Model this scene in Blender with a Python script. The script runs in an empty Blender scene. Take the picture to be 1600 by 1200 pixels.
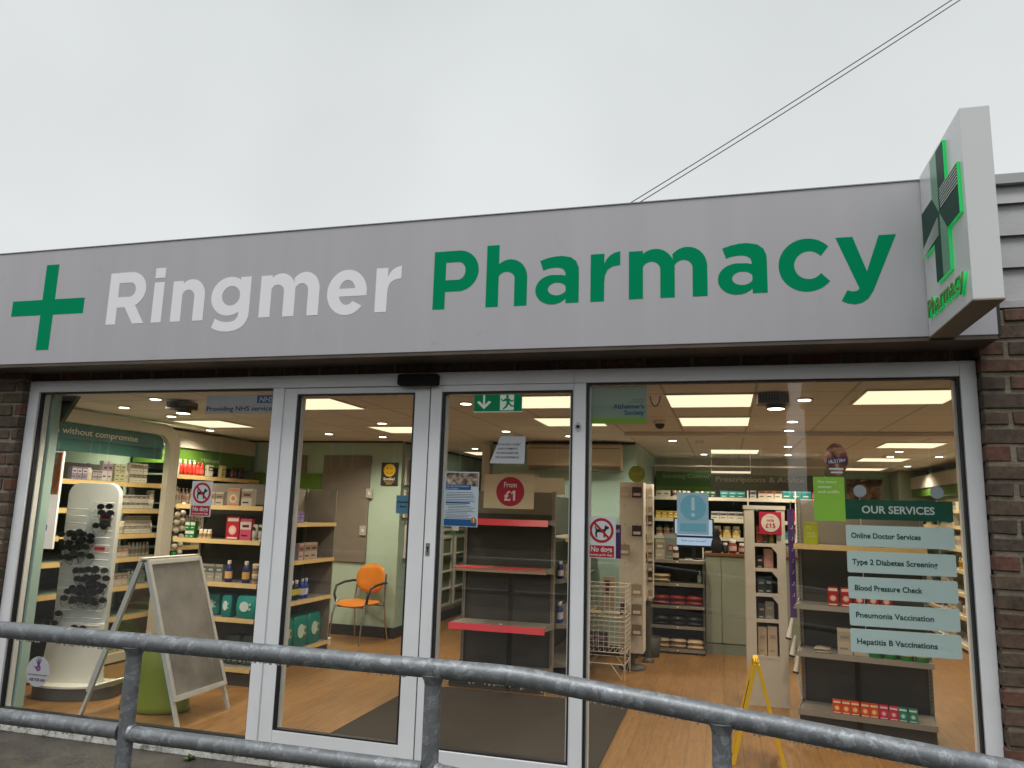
import bpy, bmesh, math, random
from mathutils import Vector, Matrix, Euler
random.seed(7)
R = math.radians
scn = bpy.context.scene
COL = scn.collection

# ---------------------------------------------------------------- camera
cam_d = bpy.data.cameras.new('camera')
cam = bpy.data.objects.new('camera', cam_d)
COL.objects.link(cam)
yaw, pitch, roll = 0.27577098, 0.16493369, 0.02896643
fw = Vector((-math.sin(yaw)*math.cos(pitch), math.cos(yaw)*math.cos(pitch), math.sin(pitch)))
rt = Vector((math.cos(yaw), math.sin(yaw), 0)); up = rt.cross(fw)
r2 = rt*math.cos(roll)+up*math.sin(roll); u2 = -rt*math.sin(roll)+up*math.cos(roll)
cam.matrix_world = Matrix(((r2.x, u2.x, -fw.x, 0.158226), (r2.y, u2.y, -fw.y, -4.897964), (r2.z, u2.z, -fw.z, 1.645112), (0, 0, 0, 1)))
cam_d.sensor_width = 36; cam_d.lens = 1177.06/1600*36
cam_d.clip_start = 0.05; cam_d.clip_end = 2000
scn.camera = cam

# ---------------------------------------------------------------- world: overcast sky
SUN_EL, SUN_AZ = 66, 190       # degrees; the sun stands behind the camera, behind cloud
world = bpy.data.worlds.new("World"); scn.world = world; world.use_nodes = True
nt = world.node_tree; nt.nodes.clear()
out = nt.nodes.new('ShaderNodeOutputWorld'); bg = nt.nodes.new('ShaderNodeBackground')
sky = nt.nodes.new('ShaderNodeTexSky'); sky.sky_type = 'NISHITA'; sky.sun_disc = False
sky.sun_elevation = R(SUN_EL); sky.sun_rotation = R(SUN_AZ); sky.air_density = 1.5; sky.dust_density = 6
hsv = nt.nodes.new('ShaderNodeHueSaturation'); hsv.inputs['Saturation'].default_value = 0.12
tc = nt.nodes.new('ShaderNodeTexCoord'); sep = nt.nodes.new('ShaderNodeSeparateXYZ')
ramp = nt.nodes.new('ShaderNodeValToRGB')     # cloud brightness by height above the horizon
er = ramp.color_ramp; er.elements[0].position = 0.0; er.elements[0].color = (7.5, 7.7, 7.65, 1)
er.elements[1].position = 1.0; er.elements[1].color = (7.5, 7.8, 8.0, 1)
e = er.elements.new(0.30); e.color = (7.0, 7.25, 7.25, 1)
e = er.elements.new(0.62); e.color = (6.0, 6.3, 6.35, 1)
noi = nt.nodes.new('ShaderNodeTexNoise'); noi.inputs['Scale'].default_value = 2.2; noi.inputs['Detail'].default_value = 3
mr = nt.nodes.new('ShaderNodeMapRange'); mr.inputs['From Min'].default_value = 0.3; mr.inputs['From Max'].default_value = 0.7; mr.inputs['To Min'].default_value = 0.93; mr.inputs['To Max'].default_value = 1.06
back = nt.nodes.new('ShaderNodeMapRange')     # cloud is thinner and brighter on the sun's side
back.inputs['From Min'].default_value = 0.2; back.inputs['From Max'].default_value = -0.9
back.inputs['To Min'].default_value = 1.0; back.inputs['To Max'].default_value = 1.18
m1 = nt.nodes.new('ShaderNodeMix'); m1.data_type = 'RGBA'; m1.inputs['Factor'].default_value = 0.93
vm = nt.nodes.new('ShaderNodeVectorMath'); vm.operation = 'SCALE'
mm = nt.nodes.new('ShaderNodeMath'); mm.operation = 'MULTIPLY'
L = nt.links.new
L(tc.outputs['Generated'], sep.inputs[0]); L(sep.outputs['Z'], ramp.inputs[0]); L(sep.outputs['Y'], back.inputs['Value'])
L(tc.outputs['Generated'], noi.inputs['Vector']); L(noi.outputs[0], mr.inputs['Value'])
L(sky.outputs[0], hsv.inputs['Color']); L(hsv.outputs[0], m1.inputs[6]); L(ramp.outputs[0], m1.inputs[7])
L(mr.outputs[0], mm.inputs[0]); L(back.outputs[0], mm.inputs[1])
L(m1.outputs[2], vm.inputs[0]); L(mm.outputs[0], vm.inputs['Scale'])
L(vm.outputs[0], bg.inputs['Color']); bg.inputs['Strength'].default_value = 0.09
L(bg.outputs[0], out.inputs[0])

sun_d = bpy.data.lights.new('sun', 'SUN'); sun_d.energy = 1.5; sun_d.angle = R(25); sun_d.color = (1, 0.98, 0.95)
sun = bpy.data.objects.new('sun', sun_d); COL.objects.link(sun)
# Nishita rotation is measured from +Y towards +X; the lamp shines from that same direction
sd = Vector((math.sin(R(SUN_AZ))*math.cos(R(SUN_EL)), math.cos(R(SUN_AZ))*math.cos(R(SUN_EL)), math.sin(R(SUN_EL))))
sun.rotation_euler = sd.to_track_quat('Z', 'Y').to_euler()

scn.view_settings.view_transform = 'Standard'; scn.view_settings.look = 'None'
scn.view_settings.exposure = 0.35; scn.view_settings.gamma = 1; scn.view_settings.use_curve_mapping = False
scn.render.engine = 'CYCLES'
scn.cycles.use_denoising = True; scn.cycles.max_bounces = 8; scn.cycles.transparent_max_bounces = 16
scn.cycles.sample_clamp_indirect = 6; scn.cycles.caustics_reflective = False; scn.cycles.caustics_refractive = False

# ---------------------------------------------------------------- materials
MATS = {}
def lin(v):
    return tuple(((x/12.92) if x <= 0.04045 else ((x+0.055)/1.055)**2.4) for x in v)
def hx(s):
    s = s.lstrip('#'); return lin(tuple(int(s[i:i+2], 16)/255 for i in (0, 2, 4)))
def mat(name, col, rough=0.5, metal=0.0, var=0.0, vscale=8.0, bump=0.0, bscale=60.0, emit=0.0, ecol=None, spec=0.5, coat=0.0, dirt=None, stretch=None):
    if name in MATS: return MATS[name]
    if isinstance(col, str): col = hx(col)
    m = bpy.data.materials.new(name); m.use_nodes = True; n = m.node_tree; p = n.nodes['Principled BSDF']
    p.inputs['Base Color'].default_value = (*col, 1); p.inputs['Roughness'].default_value = rough
    p.inputs['Metallic'].default_value = metal; p.inputs['Specular IOR Level'].default_value = spec
    p.inputs['Coat Weight'].default_value = coat
    t = n.nodes.new('ShaderNodeTexCoord')
    if var:
        z = n.nodes.new('ShaderNodeTexNoise'); z.inputs['Scale'].default_value = vscale; z.inputs['Detail'].default_value = 6
        mx = n.nodes.new('ShaderNodeMapRange'); mx.inputs['To Min'].default_value = 1-var; mx.inputs['To Max'].default_value = 1+var
        mx.inputs['From Min'].default_value = 0.3; mx.inputs['From Max'].default_value = 0.7
        v = n.nodes.new('ShaderNodeVectorMath'); v.operation = 'SCALE'; v.inputs[0].default_value = col
        if stretch:
            mp_ = n.nodes.new('ShaderNodeMapping'); mp_.inputs['Scale'].default_value = stretch; n.links.new(t.outputs['Object'], mp_.inputs[0]); n.links.new(mp_.outputs[0], z.inputs['Vector'])
        else: n.links.new(t.outputs['Object'], z.inputs['Vector'])
        n.links.new(z.outputs[0], mx.inputs['Value'])
        n.links.new(mx.outputs[0], v.inputs['Scale']); src = v.outputs[0]
        if dirt:
            z2 = n.nodes.new('ShaderNodeTexNoise'); z2.inputs['Scale'].default_value = dirt[1]; z2.inputs['Detail'].default_value = 8; z2.inputs['Roughness'].default_value = 0.75
            rp = n.nodes.new('ShaderNodeMapRange'); rp.inputs['From Min'].default_value = dirt[2]; rp.inputs['From Max'].default_value = dirt[2]+0.12
            rp.inputs['To Max'].default_value = dirt[3]
            mi = n.nodes.new('ShaderNodeMix'); mi.data_type = 'RGBA'; mi.inputs[7].default_value = (*hx(dirt[0]), 1)
            n.links.new(t.outputs['Object'], z2.inputs['Vector']); n.links.new(z2.outputs[0], rp.inputs['Value']); n.links.new(rp.outputs[0], mi.inputs[0])
            n.links.new(src, mi.inputs[6]); src = mi.outputs[2]
        n.links.new(src, p.inputs['Base Color'])
    if bump:
        z = n.nodes.new('ShaderNodeTexNoise'); z.inputs['Scale'].default_value = bscale; z.inputs['Detail'].default_value = 5
        b = n.nodes.new('ShaderNodeBump'); b.inputs['Strength'].default_value = bump; b.inputs['Distance'].default_value = 0.01
        n.links.new(t.outputs['Object'], z.inputs['Vector']); n.links.new(z.outputs[0], b.inputs['Height']); n.links.new(b.outputs[0], p.inputs['Normal'])
    if emit:
        ec = ecol or col
        if isinstance(ec, str): ec = hx(ec)
        p.inputs['Emission Color'].default_value = (*ec, 1); p.inputs['Emission Strength'].default_value = emit
    MATS[name] = m; return m
def pm(col, rough=0.45):          # plain coloured plastic / card / paper, cached by colour
    return mat('card_'+col.lstrip('#'), col, rough)

def glass_mat(name, tint=(1, 1, 1), k=1.0):
    m = bpy.data.materials.new(name); m.use_nodes = True; n = m.node_tree; n.nodes.clear()
    o = n.nodes.new('ShaderNodeOutputMaterial'); tr = n.nodes.new('ShaderNodeBsdfTransparent'); gl = n.nodes.new('ShaderNodeBsdfGlossy')
    tr.inputs[0].default_value = (*tint, 1); gl.inputs['Roughness'].default_value = 0.0
    # reflectance of one face by Schlick's formula, the same from both sides of the pane
    ge = n.nodes.new('ShaderNodeNewGeometry'); dt = n.nodes.new('ShaderNodeVectorMath'); dt.operation = 'DOT_PRODUCT'
    def M(op, a, b):
        q = n.nodes.new('ShaderNodeMath'); q.operation = op
        for i_, v_ in enumerate((a, b)):
            if v_ is None: continue
            if isinstance(v_, (int, float)): q.inputs[i_].default_value = v_
            else: n.links.new(v_, q.inputs[i_])
        return q.outputs[0]
    n.links.new(ge.outputs['Normal'], dt.inputs[0]); n.links.new(ge.outputs['Incoming'], dt.inputs[1])
    ab = M('ABSOLUTE', dt.outputs['Value'], None); f5 = M('POWER', M('SUBTRACT', 1.0, ab), 5.0); fr_ = M('ADD', M('MULTIPLY', f5, 0.96), 0.04)
    mu = n.nodes.new('ShaderNodeMath'); mu.operation = 'MULTIPLY'; mu.inputs[1].default_value = k
    mx = n.nodes.new('ShaderNodeMixShader')
    n.links.new(fr_, mu.inputs[0]); n.links.new(mu.outputs[0], mx.inputs[0]); n.links.new(tr.outputs[0], mx.inputs[1]); n.links.new(gl.outputs[0], mx.inputs[2])
    n.links.new(mx.outputs[0], o.inputs[0]); MATS[name] = m; return m
def film_mat(name, col, alpha):   # translucent printed film
    m = bpy.data.materials.new(name); m.use_nodes = True; p = m.node_tree.nodes['Principled BSDF']
    p.inputs['Base Color'].default_value = (*hx(col), 1); p.inputs['Alpha'].default_value = alpha; p.inputs['Roughness'].default_value = 0.4
    MATS[name] = m; return m

GLASS = glass_mat('window_glass', (0.98, 0.99, 0.985), 1.25)
ACRYL = glass_mat('clear_acrylic', (0.94, 0.96, 0.93), 1.0)

def wood_floor():
    m = bpy.data.materials.new('laminate_floor'); m.use_nodes = True; n = m.node_tree; p = n.nodes['Principled BSDF']
    t = n.nodes.new('ShaderNodeTexCoord'); mp = n.nodes.new('ShaderNodeMapping'); mp.inputs['Rotation'].default_value = (0, 0, R(90))
    b = n.nodes.new('ShaderNodeTexBrick'); b.inputs['Scale'].default_value = 1.0; b.inputs['Brick Width'].default_value = 1.2; b.inputs['Row Height'].default_value = 0.13
    b.inputs['Mortar Size'].default_value = 0.0022; b.inputs['Color1'].default_value = (0.285, 0.145, 0.045, 1); b.inputs['Color2'].default_value = (0.23, 0.115, 0.034, 1)
    b.inputs['Mortar'].default_value = (0.13, 0.06, 0.02, 1); b.offset = 0.37
    mp2 = n.nodes.new('ShaderNodeMapping'); mp2.inputs['Scale'].default_value = (14, 1.2, 1)
    z = n.nodes.new('ShaderNodeTexNoise'); z.inputs['Scale'].default_value = 3; z.inputs['Detail'].default_value = 8; z.inputs['Roughness'].default_value = 0.7
    mr = n.nodes.new('ShaderNodeMapRange'); mr.inputs['From Min'].default_value = 0.3; mr.inputs['From Max'].default_value = 0.7; mr.inputs['To Min'].default_value = 0.62; mr.inputs['To Max'].default_value = 1.28
    v = n.nodes.new('ShaderNodeVectorMath'); v.operation = 'SCALE'
    l = n.links.new
    l(t.outputs['Object'], mp.inputs[0]); l(mp.outputs[0], b.inputs[0]); l(t.outputs['Object'], mp2.inputs[0]); l(mp2.outputs[0], z.inputs[0])
    l(z.outputs[0], mr.inputs['Value']); l(b.outputs[0], v.inputs[0]); l(mr.outputs[0], v.inputs['Scale']); l(v.outputs[0], p.inputs['Base Color'])
    p.inputs['Roughness'].default_value = 0.38
    return m
def ceiling_mat():
    m = bpy.data.materials.new('ceiling_tiles'); m.use_nodes = True; n = m.node_tree; p = n.nodes['Principled BSDF']
    t = n.nodes.new('ShaderNodeTexCoord'); mp = n.nodes.new('ShaderNodeMapping'); mp.inputs['Location'].default_value = (0.235, -0.465, 0)
    b = n.nodes.new('ShaderNodeTexBrick'); b.offset = 0; b.inputs['Scale'].default_value = 1.0; b.inputs['Brick Width'].default_value = 0.61; b.inputs['Row Height'].default_value = 0.64
    b.inputs['Mortar Size'].default_value = 0.012; b.inputs['Mortar Smooth'].default_value = 0.3
    b.inputs['Color1'].default_value = (0.72, 0.68, 0.63, 1); b.inputs['Color2'].default_value = (0.68, 0.645, 0.595, 1); b.inputs['Mortar'].default_value = (0.46, 0.43, 0.39, 1)
    z = n.nodes.new('ShaderNodeTexNoise'); z.inputs['Scale'].default_value = 90; z.inputs['Detail'].default_value = 4
    bp = n.nodes.new('ShaderNodeBump'); bp.inputs['Strength'].default_value = 0.25; bp.inputs['Distance'].default_value = 0.004
    n.links.new(t.outputs['Object'], mp.inputs[0]); n.links.new(mp.outputs[0], b.inputs[0]); n.links.new(b.outputs[0], p.inputs['Base Color'])
    n.links.new(t.outputs['Object'], z.inputs[0]); n.links.new(z.outputs[0], bp.inputs['Height']); n.links.new(bp.outputs[0], p.inputs['Normal'])
    p.inputs['Roughness'].default_value = 0.7
    return m
def galv_mat():
    m = bpy.data.materials.new('galvanised_steel'); m.use_nodes = True; n = m.node_tree; p = n.nodes['Principled BSDF']
    t = n.nodes.new('ShaderNodeTexCoord'); l = n.links.new
    nz = n.nodes.new('ShaderNodeTexNoise'); nz.inputs['Scale'].default_value = 16; nz.inputs['Detail'].default_value = 4
    va = n.nodes.new('ShaderNodeVectorMath'); va.operation = 'MULTIPLY_ADD'; va.inputs[1].default_value = (0.06, 0.06, 0.06)
    l(t.outputs['Object'], nz.inputs[0]); l(nz.outputs[1], va.inputs[0]); l(t.outputs['Object'], va.inputs[2])
    vo = n.nodes.new('ShaderNodeTexVoronoi'); vo.inputs['Scale'].default_value = 42; l(va.outputs[0], vo.inputs['Vector'])
    vo2 = n.nodes.new('ShaderNodeTexVoronoi'); vo2.inputs['Scale'].default_value = 130; l(va.outputs[0], vo2.inputs['Vector'])
    s1 = n.nodes.new('ShaderNodeSeparateColor'); l(vo.outputs['Color'], s1.inputs[0]); s2 = n.nodes.new('ShaderNodeSeparateColor'); l(vo2.outputs['Color'], s2.inputs[0])
    rp = n.nodes.new('ShaderNodeValToRGB'); e = rp.color_ramp.elements
    e[0].position = 0.0; e[0].color = (0.15, 0.16, 0.17, 1); e[1].position = 1; e[1].color = (0.34, 0.36, 0.38, 1)
    a = rp.color_ramp.elements.new(0.6); a.color = (0.20, 0.213, 0.225, 1); a = rp.color_ramp.elements.new(0.82); a.color = (0.27, 0.29, 0.305, 1)
    mx = n.nodes.new('ShaderNodeMath'); mx.operation = 'MULTIPLY_ADD'; mx.inputs[1].default_value = 0.68
    m2 = n.nodes.new('ShaderNodeMath'); m2.operation = 'MULTIPLY'; m2.inputs[1].default_value = 0.32
    l(s1.outputs[0], mx.inputs[0]); l(s2.outputs[1], m2.inputs[0]); l(m2.outputs[0], mx.inputs[2]); l(mx.outputs[0], rp.inputs[0]); l(rp.outputs[0], p.inputs['Base Color'])
    p.inputs['Metallic'].default_value = 0.45; p.inputs['Roughness'].default_value = 0.45
    n3 = n.nodes.new('ShaderNodeTexNoise'); n3.inputs['Scale'].default_value = 240; bp = n.nodes.new('ShaderNodeBump'); bp.inputs['Strength'].default_value = 0.35; bp.inputs['Distance'].default_value = 0.002
    l(t.outputs['Object'], n3.inputs[0]); l(n3.outputs[0], bp.inputs['Height']); l(bp.outputs[0], p.inputs['Normal'])
    return m
def asphalt_mat():
    m = bpy.data.materials.new('wet_asphalt'); m.use_nodes = True; n = m.node_tree; p = n.nodes['Principled BSDF']; l = n.links.new
    t = n.nodes.new('ShaderNodeTexCoord')
    z = n.nodes.new('ShaderNodeTexNoise'); z.inputs['Scale'].default_value = 3.0; z.inputs['Detail'].default_value = 9; z.inputs['Roughness'].default_value = 0.7
    rp = n.nodes.new('ShaderNodeValToRGB'); e = rp.color_ramp.elements; e[0].position = 0.35; e[0].color = (0.022, 0.018, 0.014, 1); e[1].position = 0.72; e[1].color = (0.085, 0.073, 0.058, 1)
    vo = n.nodes.new('ShaderNodeTexVoronoi'); vo.inputs['Scale'].default_value = 110
    bp = n.nodes.new('ShaderNodeBump'); bp.inputs['Strength'].default_value = 0.6; bp.inputs['Distance'].default_value = 0.004
    l(t.outputs['Object'], z.inputs[0]); l(z.outputs[0], rp.inputs[0]); l(rp.outputs[0], p.inputs['Base Color']); l(t.outputs['Object'], vo.inputs['Vector']); l(vo.outputs[0], bp.inputs['Height']); l(bp.outputs[0], p.inputs['Normal'])
    mr = n.nodes.new('ShaderNodeMapRange'); mr.inputs['From Min'].default_value = .35; mr.inputs['From Max'].default_value = .65; mr.inputs['To Min'].default_value = 0.25; mr.inputs['To Max'].default_value = 0.8
    l(z.outputs[0], mr.inputs['Value']); l(mr.outputs[0], p.inputs['Roughness'])
    return m
def brick_mat():
    m = bpy.data.materials.new('brown_brick'); m.use_nodes = True; n = m.node_tree; p = n.nodes['Principled BSDF']; l = n.links.new
    a = n.nodes.new('ShaderNodeAttribute'); a.attribute_name = 'tone'; t = n.nodes.new('ShaderNodeTexCoord')
    z = n.nodes.new('ShaderNodeTexNoise'); z.inputs['Scale'].default_value = 22; z.inputs['Detail'].default_value = 8; z.inputs['Roughness'].default_value = .7
    mr = n.nodes.new('ShaderNodeMapRange'); mr.inputs['From Min'].default_value = .3; mr.inputs['From Max'].default_value = .7; mr.inputs['To Min'].default_value = .5; mr.inputs['To Max'].default_value = 1.45
    v = n.nodes.new('ShaderNodeVectorMath'); v.operation = 'SCALE'
    bp = n.nodes.new('ShaderNodeBump'); bp.inputs['Strength'].default_value = 0.8; bp.inputs['Distance'].default_value = 0.006
    l(t.outputs['Object'], z.inputs[0]); l(z.outputs[0], mr.inputs['Value']); l(a.outputs['Color'], v.inputs[0]); l(mr.outputs[0], v.inputs['Scale']); l(v.outputs[0], p.inputs['Base Color'])
    l(z.outputs[0], bp.inputs['Height']); l(bp.outputs[0], p.inputs['Normal']); p.inputs['Roughness'].default_value = 0.85
    return m
def photo_mat(name, cols, scale=6, distort=2):   # mottled photographic print
    m = bpy.data.materials.new(name); m.use_nodes = True; n = m.node_tree; p = n.nodes['Principled BSDF']; l = n.links.new
    t = n.nodes.new('ShaderNodeTexCoord'); z = n.nodes.new('ShaderNodeTexNoise'); z.inputs['Scale'].default_value = scale; z.inputs['Detail'].default_value = 3; z.inputs['Distortion'].default_value = distort
    rp = n.nodes.new('ShaderNodeValToRGB'); cr = rp.color_ramp
    for i, c in enumerate(cols):
        pos = 0.32+0.36*i/(len(cols)-1)
        el = cr.elements[i] if i < 2 else cr.elements.new(pos)
        el.position = pos; el.color = (*hx(c), 1)
    l(t.outputs['Object'], z.inputs[0]); l(z.outputs[0], rp.inputs[0]); l(rp.outputs[0], p.inputs['Base Color']); p.inputs['Roughness'].default_value = 0.5
    return m

FLOOR = wood_floor(); CEIL = ceiling_mat(); GALV = galv_mat(); ASPH = asphalt_mat(); BRICK = brick_mat()
MORTAR = mat('mortar', (0.215, 0.188, 0.138), 0.95, var=0.25, vscale=14, bump=0.8, bscale=80)
WHITE_AL = mat('white_aluminium', (0.74, 0.75, 0.77), 0.42, var=0.05, vscale=3, dirt=('#6b6459', 26, 0.66, 0.55))
GASKET = mat('black_gasket', (0.012, 0.012, 0.013), 0.5)
BLACK = mat('black_plastic', (0.015, 0.015, 0.016), 0.4)
MINT = mat('mint_wall_paint', (0.41, 0.54, 0.445), 0.6, var=0.03, vscale=2)
MINT2 = mat('mint_gloss_panel', (0.37, 0.54, 0.49), 0.35, var=0.03, vscale=2)
BEIGE = mat('beige_board', (0.50, 0.46, 0.39), 0.6, var=0.04, vscale=3)
GREYBR = mat('grey_brown_panel', (0.20, 0.175, 0.145), 0.6, var=0.08, vscale=5)
STEEL_DK = mat('dark_shelf_steel', (0.060, 0.056, 0.048), 0.5, var=0.08, vscale=6)
STEEL_LT = mat('taupe_shelf_steel', (0.27, 0.245, 0.21), 0.45, var=0.06, vscale=6)
WOODLIP = mat('pale_wood_edge', (0.66, 0.47, 0.20), 0.5, var=0.08, vscale=9)
WHITEP = mat('white_panel', (0.72, 0.70, 0.65), 0.45)
GREENH = mat('lime_header', (0.085, 0.19, 0.02), 0.5)
TEALH = mat('teal_header', (0.075, 0.20, 0.205), 0.5)
DKGREEN = mat('dark_green_header', (0.02, 0.12, 0.06), 0.5)
PINK = mat('pink_shelf_strip', (0.78, 0.045, 0.075), 0.35)
CHROME = mat('chrome_tube', (0.6, 0.6, 0.58), 0.2, metal=1.0)
ALU = mat('satin_aluminium', (0.66, 0.65, 0.61), 0.38, metal=0.3, var=0.06, vscale=12)
CARD = mat('kraft_cream_card', (0.57, 0.52, 0.45), 0.65, var=0.04, vscale=7)
PAPER = mat('white_paper', (0.74, 0.75, 0.76), 0.6)
INK = mat('black_ink', (0.02, 0.02, 0.022), 0.5)
REDS = mat('sign_red', (0.50, 0.012, 0.03), 0.4)
WHITEV = mat('white_vinyl', (0.86, 0.84, 0.89), 0.55, spec=.25)
GREENV = mat('green_vinyl', (0.0, 0.255, 0.108), 0.6, spec=.03)
FASCIA = mat('silver_grey_fascia', (0.435, 0.425, 0.455), 0.36, metal=0.1, var=0.03, vscale=1.3, stretch=(5, 1, .35), dirt=('#77736f', 5, 0.60, 0.25))
SKIRT = mat('dark_skirting', (0.02, 0.017, 0.015), 0.5)

# ---------------------------------------------------------------- mesh helpers
class MB:
    def __init__(s): s.v = []; s.f = []; s.m = []; s.mats = []; s.sm = []
    def mi(s, m):
        if m not in s.mats: s.mats.append(m)
        return s.mats.index(m)
    def add(s, vs, fs, m, M=None, smooth=False):
        o = len(s.v); i = s.mi(m)
        s.v += [tuple((M @ Vector(v)) if M else v) for v in vs]
        for f in fs: s.f.append(tuple(o+k for k in f)); s.m.append(i); s.sm.append(smooth)
        return s
    def box(s, x0, x1, y0, y1, z0, z1, m, M=None, faces=None):
        vs = [(x, y, z) for z in (z0, z1) for y in (y0, y1) for x in (x0, x1)]
        fs = [(0, 2, 3, 1), (4, 5, 7, 6), (0, 1, 5, 4), (2, 6, 7, 3), (0, 4, 6, 2), (1, 3, 7, 5)]
        return s.add(vs, fs, m, M)
    def cyl(s, p0, p1, r0, m, r1=None, n=12, smooth=True, caps=True):
        r1 = r0 if r1 is None else r1; p0 = Vector(p0); p1 = Vector(p1); d = (p1-p0).normalized()
        a = d.orthogonal().normalized(); b = d.cross(a); vs = []
        for p, r in ((p0, r0), (p1, r1)):
            for i in range(n):
                t = 2*math.pi*i/n; vs.append(tuple(p+a*(r*math.cos(t))+b*(r*math.sin(t))))
        s.add(vs, [(i, (i+1) % n, n+(i+1) % n, n+i) for i in range(n)], m, smooth=smooth)
        if caps: s.add(vs, [tuple(range(n))[::-1], tuple(range(n, 2*n))], m)
        return s
    def tube(s, pts, r, m, n=8, closed=False):
        pts = [Vector(p) for p in pts]; k = len(pts); vs = []; fs = []; a = None
        for i, p in enumerate(pts):
            q0 = pts[i-1] if (i > 0 or closed) else p; q1 = pts[(i+1) % k] if (i < k-1 or closed) else p
            d = (q1-q0).normalized()
            if a is None: a = d.orthogonal().normalized()
            a = (a-d*a.dot(d)).normalized(); b = d.cross(a)
            for j in range(n):
                t = 2*math.pi*j/n; vs.append(tuple(p+a*(r*math.cos(t))+b*(r*math.sin(t))))
        for i in range(k if closed else k-1):
            i2 = (i+1) % k
            for j in range(n): fs.append((i*n+j, i*n+(j+1) % n, i2*n+(j+1) % n, i2*n+j))
        s.add(vs, fs, m, smooth=True)
        if not closed: s.add(vs, [tuple(range(n))[::-1], tuple(range((k-1)*n, k*n))], m)
        return s
    def lathe(s, prof, m, c=(0, 0, 0), n=16, sx=1, sy=1):
        vs = []; k = len(prof)
        for r, z in prof:
            for j in range(n):
                t = 2*math.pi*j/n; vs.append((c[0]+r*sx*math.cos(t), c[1]+r*sy*math.sin(t), c[2]+z))
        fs = [(i*n+j, i*n+(j+1) % n, (i+1)*n+(j+1) % n, (i+1)*n+j) for i in range(k-1) for j in range(n)]
        s.add(vs, fs, m, smooth=True)
        s.add(vs, [tuple(range(n))[::-1], tuple(range((k-1)*n, k*n))], m)
        return s
    def prism(s, poly, t0, t1, m, plane='XZ'):
        """extrude a 2D outline; plane XZ: (x,z) thickness in y; plane YZ: (y,z) thickness in x; XY: thickness in z"""
        def P(a, b, t): return {'XZ': (a, t, b), 'YZ': (t, a, b), 'XY': (a, b, t)}[plane]
        n = len(poly); vs = [P(a, b, t0) for a, b in poly]+[P(a, b, t1) for a, b in poly]
        fs = [tuple(range(n)), tuple(range(2*n-1, n-1, -1))]+[(i, n+i, n+(i+1) % n, (i+1) % n) for i in range(n)]
        return s.add(vs, fs, m)
    def ring(s, outer, inner, t0, t1, m, plane='XZ', closed=False):
        """strip between two polylines of equal length, extruded"""
        def P(a, b, t): return {'XZ': (a, t, b), 'YZ': (t, a, b), 'XY': (a, b, t)}[plane]
        n = len(outer)
        vs = [P(*q, t0) for q in outer]+[P(*q, t0) for q in inner]+[P(*q, t1) for q in outer]+[P(*q, t1) for q in inner]; fs = []
        for i in range(n if closed else n-1):
            j = (i+1) % n
            fs += [(i, j, n+j, n+i), (2*n+i, 3*n+i, 3*n+j, 2*n+j), (i, 2*n+i, 2*n+j, j), (n+i, n+j, 3*n+j, 3*n+i)]
        if not closed: fs += [(0, n, 3*n, 2*n), (n-1, 3*n-1, 4*n-1, 2*n-1)]
        return s.add(vs, fs, m)
    def build(s, name, parent=None, rel=True, bevel=0, tag=None, loc=None):
        me = bpy.data.meshes.new(name); vs = s.v
        off = Vector((0, 0, 0))
        if parent is not None and rel:
            off = Vector(parent.get('_o', (0, 0, 0)))
        if loc is not None: off = off+Vector(loc)
        if off.length > 0: vs = [(v[0]-off.x, v[1]-off.y, v[2]-off.z) for v in vs]
        me.from_pydata(vs, [], s.f)
        for m in s.mats: me.materials.append(m)
        me.polygons.foreach_set('material_index', s.m); me.polygons.foreach_set('use_smooth', s.sm)
        me.validate(); me.update()
        bm = bmesh.new(); bm.from_mesh(me); bmesh.ops.recalc_face_normals(bm, faces=bm.faces)
        if bevel:
            bmesh.ops.remove_doubles(bm, verts=bm.verts, dist=1e-5)
            es = [e for e in bm.edges if len(e.link_faces) == 2 and e.calc_face_angle(0) > 0.6]
            bmesh.ops.bevel(bm, geom=es, offset=bevel, segments=2, affect='EDGES', profile=0.7)
        bm.to_mesh(me); bm.free()
        o = bpy.data.objects.new(name, me); COL.objects.link(o)
        if parent is not None:
            o.parent = parent
            if loc is not None: o.location = loc
            pv = Vector(parent.get('_o', (0, 0, 0))) if rel else Vector((0, 0, 0))
            o['_o'] = tuple(pv+(Vector(loc) if loc is not None else Vector((0, 0, 0))))
        elif loc is not None: o.location = loc; o['_o'] = tuple(loc)
        return o

def arc(cx, cy, rx, ry, a0, a1, n=20):
    return [(cx+rx*math.cos(R(a0+(a1-a0)*i/n)), cy+ry*math.sin(R(a0+(a1-a0)*i/n))) for i in range(n+1)]
def disc(cx, cy, r, n=32, ry=None): return arc(cx, cy, r, ry or r, 0, 360-360/n, n-1)
def rrect(x0, x1, y0, y1, r, n=6):
    p = []
    for cx, cy, a in ((x1-r, y1-r, 0), (x0+r, y1-r, 90), (x0+r, y0+r, 180), (x1-r, y0+r, 270)): p += arc(cx, cy, r, r, a, a+90, n)
    return p

def thing(name, label, cat, loc=(0, 0, 0), rz=0, group=None):
    o = bpy.data.objects.new(name, None); COL.objects.link(o); o.location = loc; o.rotation_euler = (0, 0, rz)
    o['label'] = label; o['category'] = cat; o['_o'] = tuple(loc); o.empty_display_size = 0.1
    if group: o['group'] = group
    return o
def tag(o, label, cat, group=None):
    o['label'] = label; o['category'] = cat
    if group: o['group'] = group
    return o
def struct(o, label=None): o['kind'] = 'structure'; return o

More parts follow.
